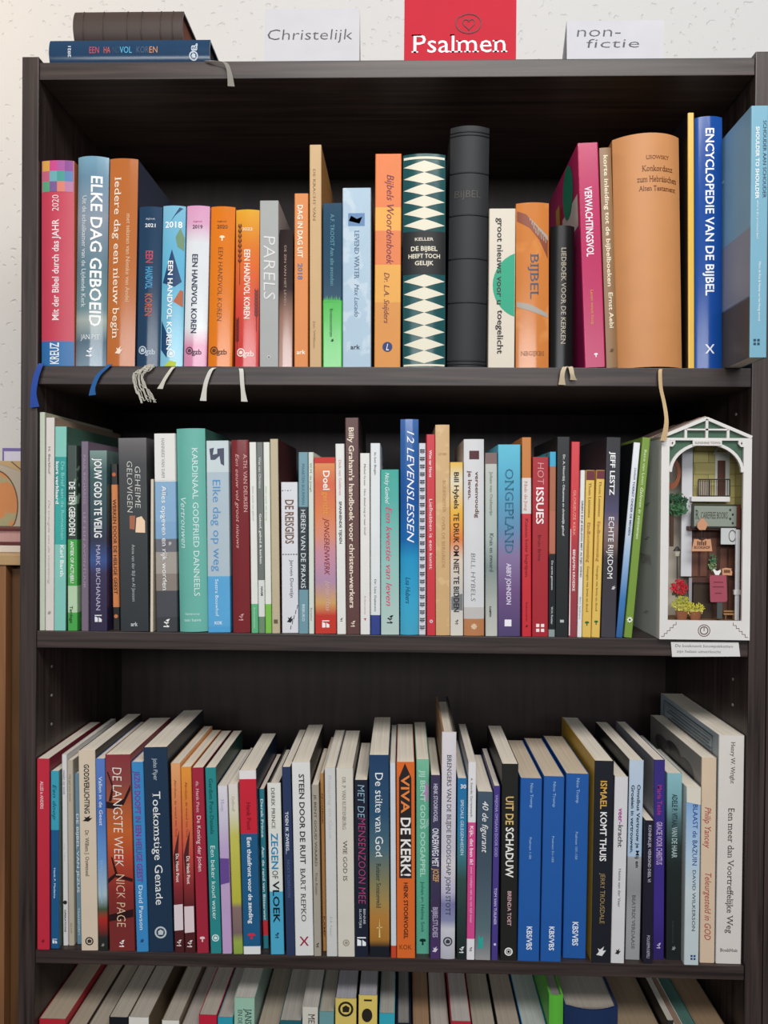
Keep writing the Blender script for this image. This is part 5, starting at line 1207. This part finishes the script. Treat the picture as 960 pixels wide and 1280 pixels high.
# shop front in dark brown wood
dk = grain('dark_red_wood', '3a231d', '5c3a2e', (400, 400, 30), .55, .3)
slab('shop_front', 308, 606, 560, 1036, .068, .004, dk)
slab('shop_cornice', 306, 596, 460, 612, .040, .030, brown, .0006)
for i, (x0, x1) in enumerate(((318, 350), (358, 392), (400, 436), (452, 485), (492, 522))):
    slab('shop_panel', x0, 700 if i > 2 else 650, x1, 830, .0660, .0019, brown2, .0005)
for x0, x1 in ((452, 485), (492, 522)):
    slab('door_panel', x0, 850, x1, 1010, .0660, .0019, brown2, .0005)
slab('counter', 318, 838, 430, 860, .040, .027, brown, .0006)
slab('counter_front', 326, 861, 420, 1030, .046, .02, flat('3a2a20', .6))
slab('fence_post', 304, 838, 320, 1020, .04, .003, flat('9a98a0', .6))
slab('street_post', 522, 610, 548, 1040, .022, .005, flat('d4d2d4', .6), .0008)
slab('post_bracket', 519, 895, 552, 918, .020, .0085, white, .0006)
slab('clock_plate', 456, 604, 528, 680, .026, .003, flat('c6c9c8', .6), .0005)
bm = bmesh.new(); o1 = hp(510, 640, .0257)
for k in range(16):
    t0, t1 = 2*math.pi*k/16, 2*math.pi*(k+1)/16
    g_ = lambda t, r: (o1[0]+r*math.cos(t)*.6, o1[1]+r*math.sin(t))
    prism_y(bm, [g_(t0, .0055), g_(t0, .0066), g_(t1, .0066), g_(t1, .0055)], .0254, .0258)
mesh_obj('clock_ring', bm, ink('4a4a4a'), ho)
# hanging bookshop sign
pk = flat('cc9470', .6)
bm = bmesh.new(); q = [hp(x, y, .022) for x, y in ((318, 712), (416, 712), (408, 655), (385, 655), (368, 664), (350, 655), (330, 655))]
prism_y(bm, q, .022, .0235); mesh_obj('hanging_sign', bm, pk, ho)
a, c = hp(330, 700, .0219), hp(405, 688, .0219)
lettering('sign_lettering', 'BOOKSHOP', 'b', ((a[0], .0219, a[1]), (1,0,0), (0,0,1), (0,-1,0)), c[0]-a[0], c[1]-a[1], ink('4c2c24'), ho)
bm = bmesh.new()
for k in range(5):
    a, c = hp(345+k*9, 684, .0219), hp(351+k*9, 664+(k % 2)*4, .0219); prism_y(bm, [(a[0], a[1]), (c[0], a[1]), (c[0], c[1]), (a[0], c[1])], .0216, .0219)
mesh_obj('sign_print', bm, ink('4c2c24'), ho)
bm = bmesh.new(); q = [hp(x, y, .024) for x, y in ((345, 600), (355, 612), (383, 612), (395, 585), (380, 565), (370, 555), (358, 566), (345, 580))]
prism_y(bm, q, .024, .0255); mesh_obj('sign_bracket_plate', bm, pk, ho)
bm = bmesh.new(); a = hp(366, 612, .0245); c = hp(366, 660, .0228); tube(bm, [(a[0], .0245, a[1]), (c[0], .0228, c[1])], .0004, 6)
a = hp(366, 606, .0256); tube(bm, [(a[0], .0252, a[1]), (a[0], .0402, a[1])], .0006, 6); mesh_obj('sign_chain', bm, flat('2a2422', .5), ho)
# red notice board on a post with a white bird, arrow plate
slab('notice_post', 438, 940, 464, 1030, .016, .003, flat('48504e', .6), .0004)
bm = bmesh.new(); q = [hp(x, y, .0145) for x, y in ((410, 952), (482, 950), (486, 940), (482, 830), (476, 824), (408, 826), (403, 834), (406, 945))]
prism_y(bm, q, .0142, .0158); mesh_obj('notice_board', bm, flat('a44a5c', .6), ho)
for k, (cy, w) in enumerate(((860, 22), (882, 26), (912, 16))):
    slab('notice_print', 444-w, cy-4, 444+w, cy, .0138, .0003, ink('74303e'))
bm = bmesh.new(); q = [hp(x, y, .0148) for x, y in ((430, 824), (447, 824), (456, 808), (455, 798), (448, 802), (438, 806), (424, 796), (418, 800), (424, 812))]
prism_y(bm, q, .0146, .0156); mesh_obj('white_bird', bm, flat('ecebe8', .5), ho)
bm = bmesh.new(); q = [hp(x, y, .019) for x, y in ((463, 824), (508, 826), (510, 808), (504, 800), (508, 794), (480, 790), (462, 794))]
prism_y(bm, q, .019, .0204); mesh_obj('arrow_plate', bm, pk, ho)
slab('arrow_print', 470, 800, 500, 814, .0187, .0002, ink('7a4a34'))
bm = bmesh.new(); a, c = hp(486, 824, .0197), hp(486, 950, .0197); tube(bm, [(a[0], .0197, a[1]), (c[0], .0197, c[1])], .0004, 6); mesh_obj('plate_rod', bm, flat('2a2422', .5), ho)
clump('ivy_foliage', 418, 765, .058, .0048, .011, 60, '4c7a58', '7c9a6c', .0016, .004)
# street lamp, flowers and pots
bm = bmesh.new(); a, c = hp(250, 735, .04), hp(250, 1030, .04); tube(bm, [(a[0], .04, a[1]), (c[0], .04, c[1])], .0006, 6)
o1 = hp(250, 700, .04); bmesh.ops.create_cone(bm, cap_ends=True, segments=8, radius1=.0046, radius2=.0008, depth=.005, matrix=Matrix.Translation((o1[0], .04, o1[1])))
mesh_obj('street_lamp', bm, flat('201c1c', .5), ho)
bm = bmesh.new(); o1 = hp(250, 722, .04); bmesh.ops.create_cone(bm, cap_ends=True, segments=8, radius1=.0022, radius2=.0036, depth=.006, matrix=Matrix.Translation((o1[0], .04, o1[1])))
mesh_obj('lamp_glass', bm, flat('b8b0a0', .3), ho)
clump('red_flowers', 258, 884, .030, .0098, .0092, 240, 'c41a2c', 'd4283a', .0013, .008)
clump('flower_leaves', 262, 912, .031, .008, .004, 60, '2e4a2c', '3c5c34', .0014, .006)
clump('yellow_flowers', 272, 962, .022, .0118, .0085, 260, 'b4b43c', 'ccc45c', .0013, .007)
clump('yellow_flowers', 330, 985, .020, .0118, .0070, 240, 'c4bc44', 'd4cc6c', .0013, .007)
for cx in (272, 335):
    bm = bmesh.new(); o1 = hp(cx, 1018, .021); bmesh.ops.create_cone(bm, cap_ends=True, segments=14, radius1=.005, radius2=.007, depth=.009, matrix=Matrix.Translation((o1[0], .021, zb0+.0036)))
    mesh_obj('flower_pot', bm, flat('8c5638', .6), ho)
slab('bench_slat', 470, 1005, 525, 1012, .030, .006, flat('a47848', .6)); slab('bench_slat', 470, 992, 525, 998, .034, .004, flat('a47848', .6))
slab('bench_leg', 476, 1013, 482, 1034, .031, .004, flat('7a5634', .6)); slab('bench_leg', 512, 1013, 518, 1034, .031, .004, flat('7a5634', .6))

for o in ho.children:             # the room behind the arch is shallow
    if o not in BEFORE:
        for v in o.data.vertices: v.co.y = ysq(v.co.y)
